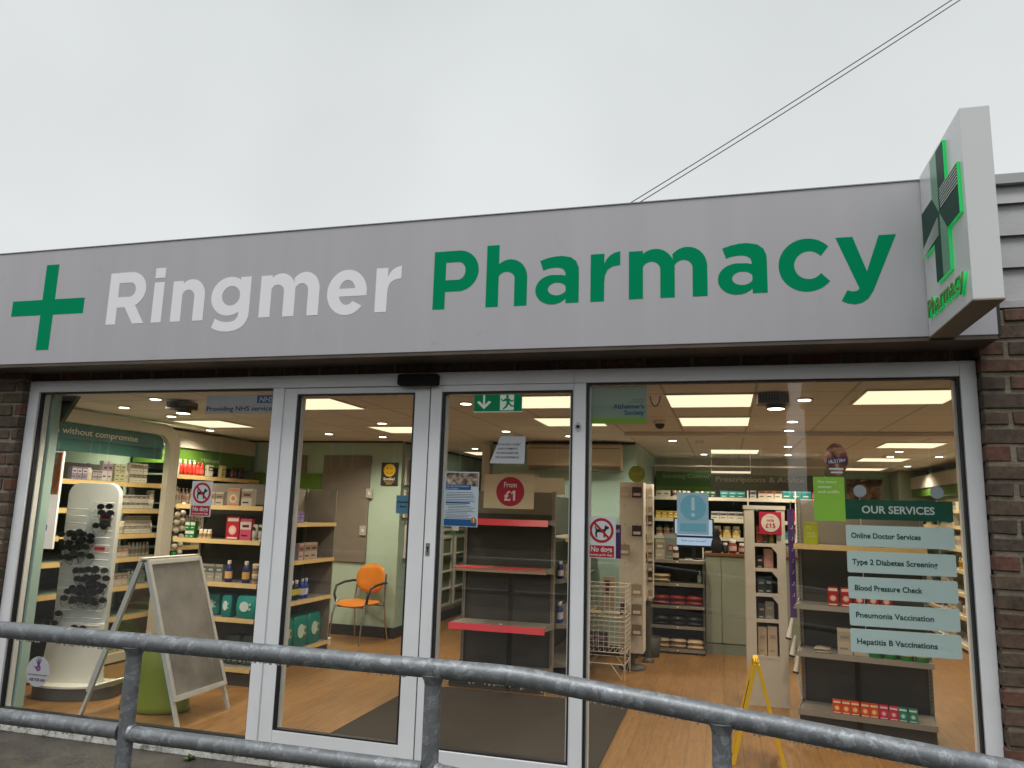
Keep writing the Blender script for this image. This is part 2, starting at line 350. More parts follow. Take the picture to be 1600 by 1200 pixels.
FACE = {'-Y': Matrix(((1, 0, 0), (0, 0, -1), (0, 1, 0))), '+X': Matrix(((0, 0, 1), (1, 0, 0), (0, 1, 0))), '-X': Matrix(((0, 0, -1), (-1, 0, 0), (0, 1, 0))), 'up': Matrix.Identity(3)}
def txt(body, h, m, pos, parent, face='-Y', off=0.0, w=None, align='CENTER', ext=0.0006, name='lettering', rel=True, shear=0, M3=None, space=1.0):
    """flat lettering: h is the capital height, w the wanted overall width"""
    cu = bpy.data.curves.new('text', 'FONT'); cu.body = body; cu.size = h/0.72; cu.offset = off*h; cu.extrude = ext
    cu.align_x = align; cu.shear = shear; cu.resolution_u = 3; cu.space_character = space
    tmp = bpy.data.objects.new('text', cu); me = bpy.data.meshes.new_from_object(tmp); me.name = name
    bpy.data.objects.remove(tmp); bpy.data.curves.remove(cu)
    xs = [v.co.x for v in me.vertices]
    if w and xs:
        k = w/(max(xs)-min(xs)); me.transform(Matrix.Diagonal((k, 1, 1, 1)))
    me.transform((M3 or FACE[face]).to_4x4()); me.materials.clear(); me.materials.append(m)
    o = bpy.data.objects.new(name, me); COL.objects.link(o); o.parent = parent
    po = Vector(parent.get('_o', (0, 0, 0))) if rel else Vector((0, 0, 0))
    o.location = Vector(pos)-po
    return o

# ================================================================ SETTING
g = MB(); g.box(-150, 150, -150, 250, -0.6, -0.12, ASPH)
struct(g.build('ground'))
f = MB(); f.box(-6.6, 3.6, 0.05, 12.2, -0.11, 0.0, FLOOR); struct(f.build('shop_floor'))
c = MB(); c.box(-6.6, 3.6, 0.06, 12.2, 2.484, 2.6, CEIL); struct(c.build('ceiling'))
k = MB(); k.box(-5.35, 1.60, -0.075, 0.05, -0.119, -0.048, mat('painted_plinth', (0.55, 0.54, 0.50), 0.8, var=0.25, vscale=20, bump=0.6, bscale=60, dirt=('#3b352c', 18, 0.52, 0.8)))
struct(k.build('kerb', bevel=0.006))

def wall(name, x0, x1, y0, y1, m, z1=2.484, skirt=None):
    w = MB(); w.box(x0, x1, y0, y1, 0.0, z1, m); o = struct(w.build(name))
    if skirt:
        sx0, sx1, sy0, sy1 = skirt; s = MB(); s.box(sx0, sx1, sy0, sy1, 0.001, 0.13, SKIRT); s.build('skirting', o)
    return o
wall('wall_left', -6.6, -6.5, 0.06, 4.22, MINT)
wall('wall_back_left', -6.6, -3.88, 4.22, 4.32, MINT, skirt=(-6.5, -3.86, 4.204, 4.219))
wall('wall_corridor', -3.98, -3.88, 4.3205, 12.1, MINT2, skirt=(-3.879, -3.865, 4.22, 12.0))
wall('wall_consultation', -2.65, -0.85, 4.22, 4.32, MINT2, skirt=(-2.65, -0.84, 4.204, 4.219))
wall('wall_consultation_side', -0.95, -0.85, 4.3205, 7.5, MINT2, skirt=(-0.849, -0.835, 4.22, 4.7))
wall('wall_dispensary', -0.85, 1.55, 6.75, 6.85, BEIGE)
MINT3 = mat('turquoise_wall_paint', (0.34, 0.56, 0.47), 0.5)
wall('wall_far', -3.87, 3.5, 12.1, 12.2, MINT3)
wall('wall_far_right', 1.45, 3.5, 10.0, 10.1, MINT3)
wall('wall_far_pier', 3.02, 3.5, 9.3, 9.99, MINT)
wall('wall_right', 3.5, 3.6, 0.06, 12.2, MINT)
# roof slab and outer walls above / behind, so that daylight only enters through the shop front
rf = MB(); rf.box(-6.62, 3.62, 0.07, 12.25, 2.62, 2.8, GREYBR); struct(rf.build('roof_slab'))

# ================================================================ BRICK
def bricks(name, label, regions, back, group=None):
    """regions: list of (axis, fixed, a0, a1, z0, z1, sign) faces laid with real bricks; back: mortar boxes"""
    t = thing(name, label, 'wall', (back[0][0], back[0][2], back[0][4]))
    b = MB()
    for bx in back: b.box(*bx, MORTAR)
    b.build('mortar_bed', t)
    me_v, me_f, tones = [], [], []
    rng = random.Random(hash(name) % 1000 if False else len(label))
    pal = [(0.100, 0.060, 0.040), (0.088, 0.058, 0.042), (0.115, 0.062, 0.040), (0.094, 0.066, 0.046), (0.072, 0.052, 0.040), (0.125, 0.056, 0.036), (0.104, 0.074, 0.050), (0.078, 0.055, 0.042), (0.090, 0.062, 0.043)]
    for (x0, x1, y0, y1, z0, z1, long_axis) in regions:
        row = 0; z = z0
        while z < z1-0.02:
            h = 0.078; a0, a1 = (x0, x1) if long_axis == 'x' else (y0, y1)
            a = a0-(0.15 if row % 2 else 0.0)
            while a < a1-0.004:
                s0 = max(a, a0); s1 = min(a+0.275, a1)
                if s1-s0 > 0.012:
                    j = lambda q=0.003: rng.uniform(-q, q)
                    ch = 0.005
                    if long_axis == 'x': B = [s0+j(.005), s1+j(.005), y0+j(.005), y1, z+j(.0045), min(z+h, z1)+j(.0045)]
                    else: B = [x0, x1+0, s0+j(), s1+j(), z+j(), min(z+h, z1)+j()]
                    bm = MB(); bm.box(*B, BRICK); o = len(me_v)
                    me_v += [(v[0]+j(.003), v[1]+j(.003), v[2]+j(.003)) for v in bm.v]; me_f += [tuple(o+q for q in ff) for ff in bm.f]
                    tones += [rng.choice(pal)]*6
                a += 0.297
            z += 0.100; row += 1
    me = bpy.data.meshes.new('brickwork'); off = t['_o']
    me.from_pydata([(v[0]-off[0], v[1]-off[1], v[2]-off[2]) for v in me_v], [], me_f)
    bmx = bmesh.new(); bmx.from_mesh(me); bmesh.ops.recalc_face_normals(bmx, faces=bmx.faces)
    lay = bmx.loops.layers.float_color.new('tone')
    bmx.faces.ensure_lookup_table()
    for i, ff in enumerate(bmx.faces):
        for lp in ff.loops: lp[lay] = (*tones[i], 1)
    es = list(bmx.edges)
    bmesh.ops.bevel(bmx, geom=es, offset=0.005, segments=1, affect='EDGES')
    bmx.to_mesh(me); bmx.free(); me.materials.append(BRICK)
    o = bpy.data.objects.new('brickwork', me); COL.objects.link(o); o.parent = t
    return t
# the right pier: face and the reveal that turns in to the window frame
bricks('brick_wall', 'brown brick pier to the right of the shop window, below the grey boards', [(1.578, 2.55, -0.115, 0.10, -0.11, 2.86, 'x')],
       [(1.590, 2.56, -0.103, 0.2, -0.12, 2.855)])
bricks('brick_wall', 'narrow strip of brown brick to the left of the shop window', [(-6.9, -5.352, -0.115, 0.10, -0.11, 2.66, 'x')],
       [(-6.9, -5.364, -0.103, 0.2, -0.12, 2.655)])
bricks('brick_wall', 'dark brick lintel course under the big shop sign', [(-5.36, 1.585, -0.03, 0.06, 2.578, 2.66, 'x')],
       [(-5.36, 1.585, -0.02, 0.05, 2.58, 2.654)])
t = thing('board_cladding', 'grey overlapping timber boards on the wall behind the projecting sign', 'cladding', (1.5, 0, 2.87))
BOARD = mat('grey_painted_board', (0.40, 0.40, 0.41), 0.6, var=0.06, vscale=9, bump=0.2, bscale=40)
for z0, z1 in ((2.925, 3.126), (3.126, 3.321), (3.321, 3.519), (3.519, 3.625)):
    b = MB(); b.prism([(-0.085, z0-0.012), (-0.055, z1), (-0.02, z1), (-0.02, z0)], 1.45, 2.6, BOARD, 'YZ'); b.build('board', t)
b = MB(); b.box(1.45, 2.6, -0.10, 0.0, 3.626, 3.685, mat('white_trim', (0.38, 0.39, 0.40), 0.5)); b.build('cap_trim', t)
b = MB(); b.box(1.45, 2.6, -0.095, 0.0, 2.872, 2.912, BOARD); b.build('bottom_trim', t)
b = MB(); b.box(-6.9, 2.56, 0.01, 0.06, 2.66, 3.5, GREYBR); struct(b.build('wall_above_window'))

# ================================================================ FASCIA SIGN
FY = -0.345
fs = thing('fascia_sign', 'long silver grey shop sign reading Ringmer Pharmacy above the window', 'shop sign', (-2, FY, 2.657))
b = MB(); b.box(-7.4, 1.612, FY, -0.005, 2.660, 3.580, FASCIA); b.build('sign_panel', fs, bevel=0.003)
b = MB(); b.box(-7.4, 1.615, FY-0.006, 0.0, 3.5805, 3.587, mat('grey_edge_trim', (0.25, 0.26, 0.28), 0.4)); b.build('top_trim', fs)
b = MB(); b.box(1.6125, 1.626, FY-0.004, -0.06, 2.655, 3.594, BLACK); b.build('end_trim', fs)
b = MB(); b.box(-7.4, 1.612, FY+0.004, -0.04, 2.636, 2.6595, mat('brown_soffit', (0.08, 0.06, 0.045), 0.6, var=0.3, vscale=4)); b.build('soffit_rail', fs)
S = 1.15/1000.0; X0 = -1.697; Z0 = 2.9455
LT = [0]
class Glyph:
    """letter drawn from strokes (mm of the lettering grid)"""
    def __init__(s, m): s.b = MB(); s.m = m; s.k = 0
    def P(s, pts): return [(X0+x*S, Z0+z*S) for x, z in pts]
    def T(s): s.k += 1; return FY-0.0012-0.00012*s.k
    def poly(s, pts): s.b.prism(s.P(pts), s.T(), FY-0.0005, s.m); return s
    def rect(s, x0, x1, z0, z1): return s.poly([(x0, z0), (x1, z0), (x1, z1), (x0, z1)])
    def ring(s, o, i): s.b.ring(s.P(o), s.P(i), s.T(), FY-0.0005, s.m); return s
    def done(s): o = s.b.build('letter', fs); return o
def arch(g, x, xr0, xr1, top, zc, inner_top):     # shoulder of n, m, h from stem edge x to right stem xr0..xr1
    rx = (xr1-x)*0.60; cx = xr1-rx; n = 22
    irx = (xr0-x)/2; icx = (xr0+x)/2
    o = arc(cx, zc, rx, top-zc, 0, 138, n); i = arc(icx, zc-4, irx, inner_top-zc+4, 0, 180, n)
    g.ring(o, i); g.rect(xr0, xr1, 0+g.dz, zc)
def G(m, dz=0):
    g = Glyph(m); g.dz = dz; return g
g_ = G(WHITEV); x = -2322; g_.rect(x, x+77, 0, 353)
def bowl(g, x, zc, zo, zi, xs, ro, ri, z0t, z1t, z0b, z1b):
    g.rect(x+70, xs, z1t, z0t); g.rect(x+70, xs, z1b, z0b)
    g.ring(arc(xs, zc, ro, zo, -90, 90, 24), arc(xs, zc, ri, zi, -90, 90, 24))
bowl(g_, x, 233.5, 120.5, 49, x+168, 126, 45, 354, 282.5, 184.5, 113)
g_.poly([(x+138, 116), (x+213, 0), (x+300, 0), (x+216, 132), (x+190, 118)]); g_.done()
g_ = G(WHITEV); g_.rect(-1963, -1885, 0, 271); g_.rect(-1963, -1885, 301, 368); g_.done()
g_ = G(WHITEV); g_.rect(-1815, -1738, 0, 270); arch(g_, -1742, -1646, -1567, 278, 165, 208); g_.done()
g_ = G(WHITEV); g_.ring(arc(-1383, 150, 134, 127, 0, 360, 40), arc(-1371, 152, 66, 64, 0, 360, 40)); g_.rect(-1307, -1231, 42, 272)
g_.ring([(-1231, 44), (-1233, 14), (-1243, -15), (-1262, -42), (-1290, -62), (-1325, -75), (-1372, -81), (-1420, -78), (-1463, -68), (-1498, -51)],
        [(-1307, 44), (-1308, 25), (-1313, 10), (-1322, -3), (-1338, -12), (-1358, -17), (-1385, -19), (-1415, -16), (-1447, -7), (-1475, 7)]); g_.done()
g_ = G(WHITEV); g_.rect(-1160, -1081, 1, 270); arch(g_, -1085, -992, -913, 279, 165, 207); arch(g_, -917, -824, -746, 279, 165, 207); g_.done()
def ee(g, x0):   # e
    cx, cz = x0+132, 133
    g.ring(arc(cx, cz, 132, 142, 10, 322, 44), arc(cx+2, cz, 56, 78, 16, 314, 44)); g.rect(x0+76, x0+264, 108, 157)
    g.poly([(x0+186, 150), (x0+263, 150), (x0+262, 165), (x0+186, 165)])
g_ = G(WHITEV); ee(g_, -692); g_.done()
def rr(g, x, dz=0):
    g.rect(x, x+76, dz, 271+dz)
    g.ring([(x+76, 214+dz), (x+88, 238+dz), (x+106, 258+dz), (x+130, 272+dz), (x+163, 280+dz)], [(x+76, 105+dz), (x+80, 148+dz), (x+94, 178+dz), (x+120, 195+dz), (x+163, 202+dz)])
g_ = G(WHITEV); rr(g_, -370); g_.done()
g_ = G(GREENV); g_.rect(-1, 73, 0, 349); bowl(g_, -1, 226.5, 123, 53.5, 150, 124, 44, 349.5, 280, 173, 104); g_.done()
g_ = G(GREENV); g_.rect(322, 396, 0, 366); arch(g_, 392, 490, 564, 276, 165, 204); g_.done()
def aa(g, x, dz=0):   # x = left edge of the bowl
    D = lambda pts: [(a+x, z+dz) for a, z in pts]
    g.rect(x+172, x+246, dz, 172+dz)
    g.ring(D([(246, 165), (244, 203), (230, 238), (200, 263), (150, 274), (110, 273), (68, 266), (24, 252)]), D([(171, 150), (170, 172), (163, 190), (148, 202), (124, 208), (98, 208), (70, 204), (42, 195)]))
    g.ring(arc(x+97, 81+dz, 98, 85, 0, 360, 36), arc(x+123, 84+dz, 52, 37, 0, 360, 36))
    g.poly(D([(117, 165), (145, 164), (173, 158), (173, 112), (145, 119), (117, 120)]))
g_ = G(GREENV); aa(g_, 614, 3); g_.done()
g_ = G(GREENV); rr(g_, 925, 3); g_.done()
g_ = G(GREENV, 7); g_.rect(1135, 1211, 7, 276); arch(g_, 1207, 1303, 1379, 283, 170, 212); arch(g_, 1375, 1472, 1548, 283, 170, 212); g_.done()
g_ = G(GREENV); aa(g_, 1602, 9); g_.done()
g_ = G(GREENV); g_.ring(arc(2042, 145, 138, 141, 41, 320, 44), arc(2051, 144, 71, 74, 37, 322, 44)); g_.done()
g_ = G(GREENV); g_.poly([(2181, 280), (2261, 280), (2321, 95), (2382, 280), (2462, 280), (2347, -5), (2322, -45), (2292, -66), (2260, -73), (2228, -67), (2198, -53), (2226, 2), (2250, -6), (2270, -4), (2283, 8)]); g_.done()
b = MB(); b.prism([(X0+a*S, Z0+z*S) for a, z in [(-2880, 447), (-2773, 447), (-2773, 198), (-2521, 198), (-2521, 90), (-2773, 90), (-2773, -155), (-2880, -155), (-2880, 90), (-3136, 90), (-3136, 198), (-2880, 198)]], FY-0.0015, FY-0.0005, GREENV)
b.build('green_cross', fs)

# ================================================================ PROJECTING SIGN
ps = thing('projecting_sign', 'white box sign with a green pharmacy cross sticking out from the shop front', 'projecting sign', (1.34, -0.73, 2.655))
PSW = mat('white_acrylic_box', (0.66, 0.67, 0.68), 0.25, var=0.02, vscale=2)
b = MB(); b.box(1.272, 1.400, -1.124, -0.348, 2.655, 3.600, PSW); b.build('sign_box', ps, bevel=0.004)
b = MB(); b.box(1.270, 1.402, -1.127, -0.347, 2.648, 2.6545, mat('bronze_base', (0.23, 0.19, 0.14), 0.5)); b.build('base_plate', ps)
GLOW = mat('lit_green_edge', (0.02, 0.42, 0.10), 0.3, emit=0.28, ecol=(0.0, 0.60, 0.13))
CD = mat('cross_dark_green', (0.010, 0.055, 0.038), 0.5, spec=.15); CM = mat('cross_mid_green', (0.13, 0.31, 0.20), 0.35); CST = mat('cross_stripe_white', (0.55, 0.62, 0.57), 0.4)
# outline of the cross in (y, z)
YL, YR, VL, VR, ZT, ZB, HT, HB, CX, CZ = -0.41, -1.08, -0.632, -0.878, 3.562, 2.878, 3.348, 3.095, -0.755, 3.222
cr = [(VL, ZT), (VR, ZT), (VR, HT), (YR, HT), (YR, HB), (VR, HB), (VR, ZB), (VL, ZB), (VL, HB), (YL, HB), (YL, HT), (VL, HT)]
b = MB(); b.prism(cr, 1.257, 1.2715, GLOW, 'YZ'); b.build('cross_edge_glow', ps)
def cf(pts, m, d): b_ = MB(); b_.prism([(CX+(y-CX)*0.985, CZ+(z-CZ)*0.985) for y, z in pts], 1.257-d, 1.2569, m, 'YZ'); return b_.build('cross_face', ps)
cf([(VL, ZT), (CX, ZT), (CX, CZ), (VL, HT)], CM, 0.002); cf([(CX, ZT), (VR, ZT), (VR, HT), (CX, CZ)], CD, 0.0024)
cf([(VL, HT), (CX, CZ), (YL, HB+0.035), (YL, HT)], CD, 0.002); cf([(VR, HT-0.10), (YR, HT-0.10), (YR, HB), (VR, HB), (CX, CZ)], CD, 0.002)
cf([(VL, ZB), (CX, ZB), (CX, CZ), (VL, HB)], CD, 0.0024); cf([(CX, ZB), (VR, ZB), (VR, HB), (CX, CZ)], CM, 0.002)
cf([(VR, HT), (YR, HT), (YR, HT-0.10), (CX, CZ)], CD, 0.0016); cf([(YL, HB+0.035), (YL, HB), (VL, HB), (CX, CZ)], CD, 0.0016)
b = MB()
for i in range(7):
    tt = (i+0.5)/7.0
    # right arm: stripes fan from the centre line up to the arm end; left arm mirrored
    ya, za = CX+(VR-CX)*0.25, CZ+0.01+0.11*tt; yb, zb = YR, HT-0.115+0.115*tt
    w_ = 0.0032
    b.prism([(ya, za-w_+0.0), (yb, zb-w_), (yb, zb+w_), (ya, za+w_)], 1.2525, 1.2545, CST, 'YZ')
    yc, zc = CX+(VL-CX)*0.25, CZ-0.01-0.10*tt; yd, zd = YL, HB+0.045-0.05*tt
    b.prism([(yc, zc-w_), (yd, zd-w_), (yd, zd+w_), (yc, zc+w_)], 1.2525, 1.2545, CST, 'YZ')
b.build('cross_stripes', ps)
txt('Pharmacy', 0.098, GLOW, (1.264, -0.745, 2.742), ps, face='-X', off=0.02, w=0.645, ext=0.007)
txt('Pharmacy', 0.098, mat('leaf_green_face', (0.10, 0.22, 0.03), 0.4), (1.2545, -0.745, 2.744), ps, face='-X', off=0.005, w=0.64, ext=0.002)

# ================================================================ SHOP FRONT
def pane_frame(parent, x0, x1, z0, z1, gw=0.014, sash=None):
    """black gasket round a pane, and the pane"""
    b = MB(); y0, y1 = -0.030, 0.012
    b.box(x0, x0+gw, y0, y1, z0, z1, GASKET); b.box(x1-gw, x1, y0, y1, z0, z1, GASKET)
    b.box(x0+gw, x1-gw, y0, y1, z1-gw*0.8, z1, GASKET); b.box(x0+gw, x1-gw, y0, y1, z0, z0+gw*0.8, GASKET); b.build('gasket', parent)
    b = MB(); b.box(x0+gw, x1-gw, -0.003, 0.003, z0+gw*0.8, z1-gw*0.8, GLASS); b.build('pane', parent)
    b = MB(); w = 0.013                     # inner cream bead seen through the glass
    b.box(x0+gw, x0+gw+w, 0.0035, 0.045, z0, z1, WHITEP); b.box(x1-gw-w, x1-gw, 0.0035, 0.045, z0, z1, WHITEP); b.build('glazing_bead', parent)
def member(parent, name, x0, x1, z0, z1, y0=-0.05, y1=0.04, m=None, bev=0.004):
    b = MB(); b.box(x0, x1, y0, y1, z0, z1, m or WHITE_AL); return b.build(name, parent, bevel=bev)
t = thing('shop_window', 'large shop window with white frame left of the sliding doors', 'window', (-4.2, 0, -0.045))
member(t, 'jamb', -5.350, -5.250, -0.046, 2.575); member(t, 'jamb', -3.055, -2.965, -0.046, 2.4825)
member(t, 'head', -5.249, -2.965, 2.4845, 2.575, y0=-0.049); member(t, 'sill', -5.249, -3.0555, -0.046, 0.020, y0=-0.06)
pane_frame(t, -5.2495, -3.0555, 0.0205, 2.484)
t = thing('shop_window', 'large shop window with white frame right of the sliding doors', 'window', (0.4, 0, -0.045))
member(t, 'jamb', -0.785, -0.706, -0.046, 2.4825); member(t, 'jamb', 1.492, 1.577, -0.046, 2.575)
member(t, 'head', -0.785, 1.4915, 2.4845, 2.575, y0=-0.049); member(t, 'sill', -0.7055, 1.4915, -0.046, 0.03, y0=-0.06)
pane_frame(t, -0.7055, 1.4915, 0.0305, 2.484)
b = MB(); b.prism(disc(-0.755, 2.192, 0.021, 20, 0.032), -0.056, -0.0505, mat('sensor_white', (0.5, 0.5, 0.5), 0.4)); b.prism(disc(-0.755, 2.192, 0.012, 16), -0.062, -0.0562, BLACK); b.build('alarm_sensor', t)
# sliding doors and their header
t = thing('door_header', 'white header box running above the two sliding doors', 'door header', (-1.9, 0, 2.5))
member(t, 'header_box', -2.9645, -0.7855, 2.4845, 2.575, y0=-0.052)
b = MB(); b.box(-2.9645, -0.7855, -0.040, 0.03, -0.046, -0.002, mat('threshold_metal', (0.3, 0.3, 0.3), 0.4, metal=0.6)); b.build('threshold', t)
def sdoor(label, x0, x1, gx0, gx1, y0, y1, lock=None, split=None):
    t = thing('sliding_door', label, 'door', ((x0+x1)/2, (y0+y1)/2, 0))
    member(t, 'stile', x0, gx0, 0.0, 2.483, y0, y1); member(t, 'stile', gx1, x1, 0.0, 2.483, y0, y1)
    member(t, 'top_rail', gx0+.0005, gx1-.0005, 2.4385, 2.483, y0+.002, y1); member(t, 'bottom_rail', gx0+.0005, gx1-.0005, 0.0, 0.1035, y0+.002, y1)
    pane_frame(t, gx0+.0005, gx1-.0005, 0.104, 2.438)
    if lock:
        b = MB(); b.box(lock-0.014, lock+0.014, y0-0.004, y0-0.0005, 1.325, 1.405, mat('lock_steel', (0.35, 0.36, 0.37), 0.35, metal=0.7)); b.prism(disc(lock, 1.375, 0.008, 14), y0-0.007, y0-0.0041, BLACK)
        b.box(lock-0.003, lock+0.003, y0-0.0065, y0-0.0041, 1.345, 1.372, BLACK); b.build('lock', t)
    return t
sdoor('left leaf of the glass sliding door, orange chair seen through it', -2.9640, -1.812, -2.860, -1.923, -0.035, 0.03)
sdoor('right leaf of the glass sliding door, with the lock on its frame', -1.800, -0.7860, -1.720, -0.793, -0.045, 0.02, lock=-1.772)
b = MB(); b.box(-1.8118, -1.8003, -0.02, 0.02, 0.0, 2.483, BLACK); tag(b.build('door_seal'), 'black rubber seal between the two door leaves', 'seal')
b = MB(); b.prism(rrect(-2.035, -1.735, 2.478, 2.560, 0.02), -0.105, -0.0525, mat('sensor_black', (.006, .006, .006), .75, spec=.2)); tag(b.build('motion_sensor', bevel=0.004), 'black motion sensor above the sliding doors', 'sensor')

# ================================================================ HANDRAIL
HY = -2.53
t = thing('handrail', 'galvanised steel tube handrail in front of the shop, wet with rain', 'railing', (-0.75, HY, -0.12))
def topz(x): return 1.137 if x < -0.56 else (1.137-0.020*((x+0.56)/0.2)**2*0.5 if x < -0.36 else 1.137-0.0105-0.094*(x+0.36))
b = MB(); b.tube([(x_, HY, topz(x_)) for x_ in [-4.2, -3, -2, -1.2, -0.8, -0.6, -0.56, -0.52, -0.48, -0.44, -0.40, -0.36, -0.2, 0.1, 0.6, 1.2, 2.0]], 0.0300, GALV, n=32); b.build('top_rail', t)
for x0, x1 in ((-4.2, -1.925), (-1.860, -0.775)):
    b = MB(); b.cyl((x0, HY, 0.826), (x1, HY, 0.830), 0.0265, GALV, n=28); b.build('lower_rail', t)
b = MB(); b.tube([(-0.712, HY, 0.828), (-0.3, HY, 0.80), (0.108, HY, 0.76)], 0.0265, GALV, n=28); b.build('lower_rail', t)
b = MB(); b.tube([(0.172, HY, 0.755), (0.9, HY, 0.69), (2.0, HY, 0.585)], 0.0265, GALV, n=28); b.build('lower_rail', t)
for px_ in (-3.2, -1.893, -0.744, 0.140, 1.25):
    b = MB(); b.cyl((px_, HY, -0.12), (px_, HY, topz(px_)-0.024), 0.0272, GALV, n=28)
    b.build('post', t)
    b = MB(); zt = topz(px_)-0.030                  # weld fillet where the post meets the rail
    b.lathe([(0.0275, -0.018), (0.0305, -0.006), (0.036, 0.004), (0.040, 0.012)], GALV, (px_, HY, zt), 28); b.build('weld', t)
    for sx in (-1, 1):
        b = MB(); b.cyl((px_+sx*0.022, HY, 0.829 if px_ < 0 else 0.757), (px_+sx*0.034, HY, 0.829 if px_ < 0 else 0.757), 0.031, GALV, r1=0.027, n=24); b.build('weld', t)
WATER = bpy.data.materials.new('water'); WATER.use_nodes = True; p_ = WATER.node_tree.nodes['Principled BSDF']
p_.inputs['Transmission Weight'].default_value = 1; p_.inputs['Roughness'].default_value = 0.02; p_.inputs['IOR'].default_value = 1.33
rng = random.Random(3); b = MB(); x_ = -2.9
while x_ < 1.0:
    x_ += rng.uniform(0.006, 0.022) if rng.random() < 0.85 else rng.uniform(0.03, 0.08); r_ = rng.uniform(0.0024, 0.0048)
    z_ = topz(x_)-0.030-r_*0.6; n = 8
    b.lathe([(0.0003, -r_*1.1), (r_*0.8, -r_*0.7), (r_, 0), (r_*0.8, r_*0.8), (0.0003, r_*1.3)], WATER, (x_, HY+rng.uniform(-0.004, 0.004), z_), n)
    if rng.random() < 0.8:                         # beads on the upper side
        th = R(rng.uniform(20, 160)); cx_ = HY-0.0302*math.cos(th); cz_ = topz(x_)+0.0302*math.sin(th); q = rng.uniform(0.0008, 0.0018)
        b.lathe([(0.0002, -q), (q, 0), (0.0002, q)], WATER, (x_+rng.uniform(-.01, .01), cx_, cz_), 6)
    if rng.random() < 0.5 and x_ < -0.8:
        b.lathe([(0.0003, -r_*1.1), (r_*0.8, -r_*0.7), (r_, 0), (r_*0.8, r_*0.8), (0.0003, r_*1.3)], WATER, (x_, HY+rng.uniform(-0.004, 0.004), 0.828-0.0265-r_*0.6), n)
o = b.build('water_drops'); o['kind'] = 'stuff'; o['label'] = 'rain drops hanging under the handrail'
# overhead cables
CAB = mat('cable_black', (0.05, 0.05, 0.055), 0.6)
for nm, x0, z0, x1, z1, lb in (('a', -1.138, 6.293, 3.383, 8.942, 'upper of the two thin overhead cables crossing the grey sky'), ('b', -0.965, 6.309, 3.487, 8.924, 'lower of the two thin overhead cables crossing the grey sky')):
    b = MB(); pts = []
    for i in range(25):
        u_ = -0.8+2.9*i/24; pts.append((x0+(x1-x0)*u_, 6.0, z0+(z1-z0)*u_-0.10*(u_*(1-u_))))
    b.tube(pts, 0.0072, CAB, n=6); tag(b.build('overhead_cable'), lb, 'cable', 'overhead cables')
# small weeds along the plinth
def weed(x, y, s, lab):
    rng = random.Random(int(x*100)); b = MB(); m = mat('weed_green', (0.05, 0.11, 0.02), 0.6, var=0.3, vscale=30)
    for i in range(26):
        a = rng.uniform(0, 6.28); l = s*rng.uniform(0.4, 1.0); w = l*0.22; e_ = rng.uniform(0.3, 1.3)
        d = Vector((math.cos(a)*math.cos(e_), math.sin(a)*math.cos(e_), math.sin(e_))); q = d.cross(Vector((0, 0, 1))).normalized()*w
        p0 = Vector((x, y, -0.122)); p1 = p0+d*l*0.55; p2 = p0+d*l-Vector((0, 0, l*0.2))
        b.add([tuple(p0), tuple(p1+q), tuple(p2), tuple(p1-q)], [(0, 1, 2, 3)], m)
    tag(b.build('weed', loc=(x, y, -0.12)), lab, 'weed')
weed(-3.42, -0.13, 0.065, 'small green weed at the foot of the window below the A board')

# ================================================================ CEILING FITTINGS
PANEL = mat('lit_ceiling_panel', (0.9, 0.85, 0.7), 0.5, emit=1.0, ecol=(0.92, 0.80, 0.55))
def cpanel(x, y, lab):
    t = thing('ceiling_light', lab, 'ceiling light', (x, y, 2.48), 0, 'square ceiling light panels'); w, d = 0.295, 0.315
    b = MB(); b.box(x-w, x+w, y-d, y+d, 2.4745, 2.4825, PANEL); b.build('diffuser', t)
    b = MB()
    for a in ((x-w-.012, x-w, y-d-.012, y+d+.012), (x+w, x+w+.012, y-d-.012, y+d+.012), (x-w, x+w, y-d-.012, y-d), (x-w, x+w, y+d, y+d+.012)): b.box(*a, 2.4725, 2.4835, WHITEP)
    b.build('frame', t)
for x_, y_, lb in ((0.068, 0.79, 'bright ceiling panel nearest the Alzheimer\'s poster'), (0.085, 2.09, 'second bright ceiling panel behind the front one over the right window aisle'),
                   (1.37, 0.72, 'bright ceiling panel at the top right corner of the right window'), (2.17, 4.39, 'lit ceiling panel further back on the right, first in the far row'),
                   (2.30, 6.66, 'lit ceiling panel far back on the right, second in the far row'), (2.42, 8.9, 'farthest lit ceiling panel above the woman\'s photo poster'),
                   (-3.15, 0.74, 'bright ceiling panel at the upper left of the left door leaf'), (-3.22, 2.75, 'lit ceiling panel above the orange chair seen through the left door leaf'),
                   (-5.22, 2.15, 'lit ceiling panel seen below the NHS sign in the left window'), (-1.17, 0.77, 'bright ceiling panel beside the green exit sign'),
                   (-1.22, 2.08, 'ceiling panel behind the one beside the exit sign'), (-3.3, 6.1, 'distant ceiling panel down the corridor behind the notice'),
                   (0.3, 5.4, 'ceiling panel over the dispensary counter')):
    cpanel(x_, y_, lb)
b = MB(); b.box(-0.84, 3.17, 3.02, 3.18, 2.44, 2.483, mat('ceiling_beam_paint', (0.70, 0.66, 0.61), 0.7)); struct(b.build('ceiling_beam', bevel=0.01))
LAMP = mat('downlight_lens', (1, 0.95, 0.85), 0.3, emit=5.0, ecol=(1.0, 0.9, 0.72)); CHR = mat('downlight_ring', (0.6, 0.58, 0.54), 0.3, metal=0.5)
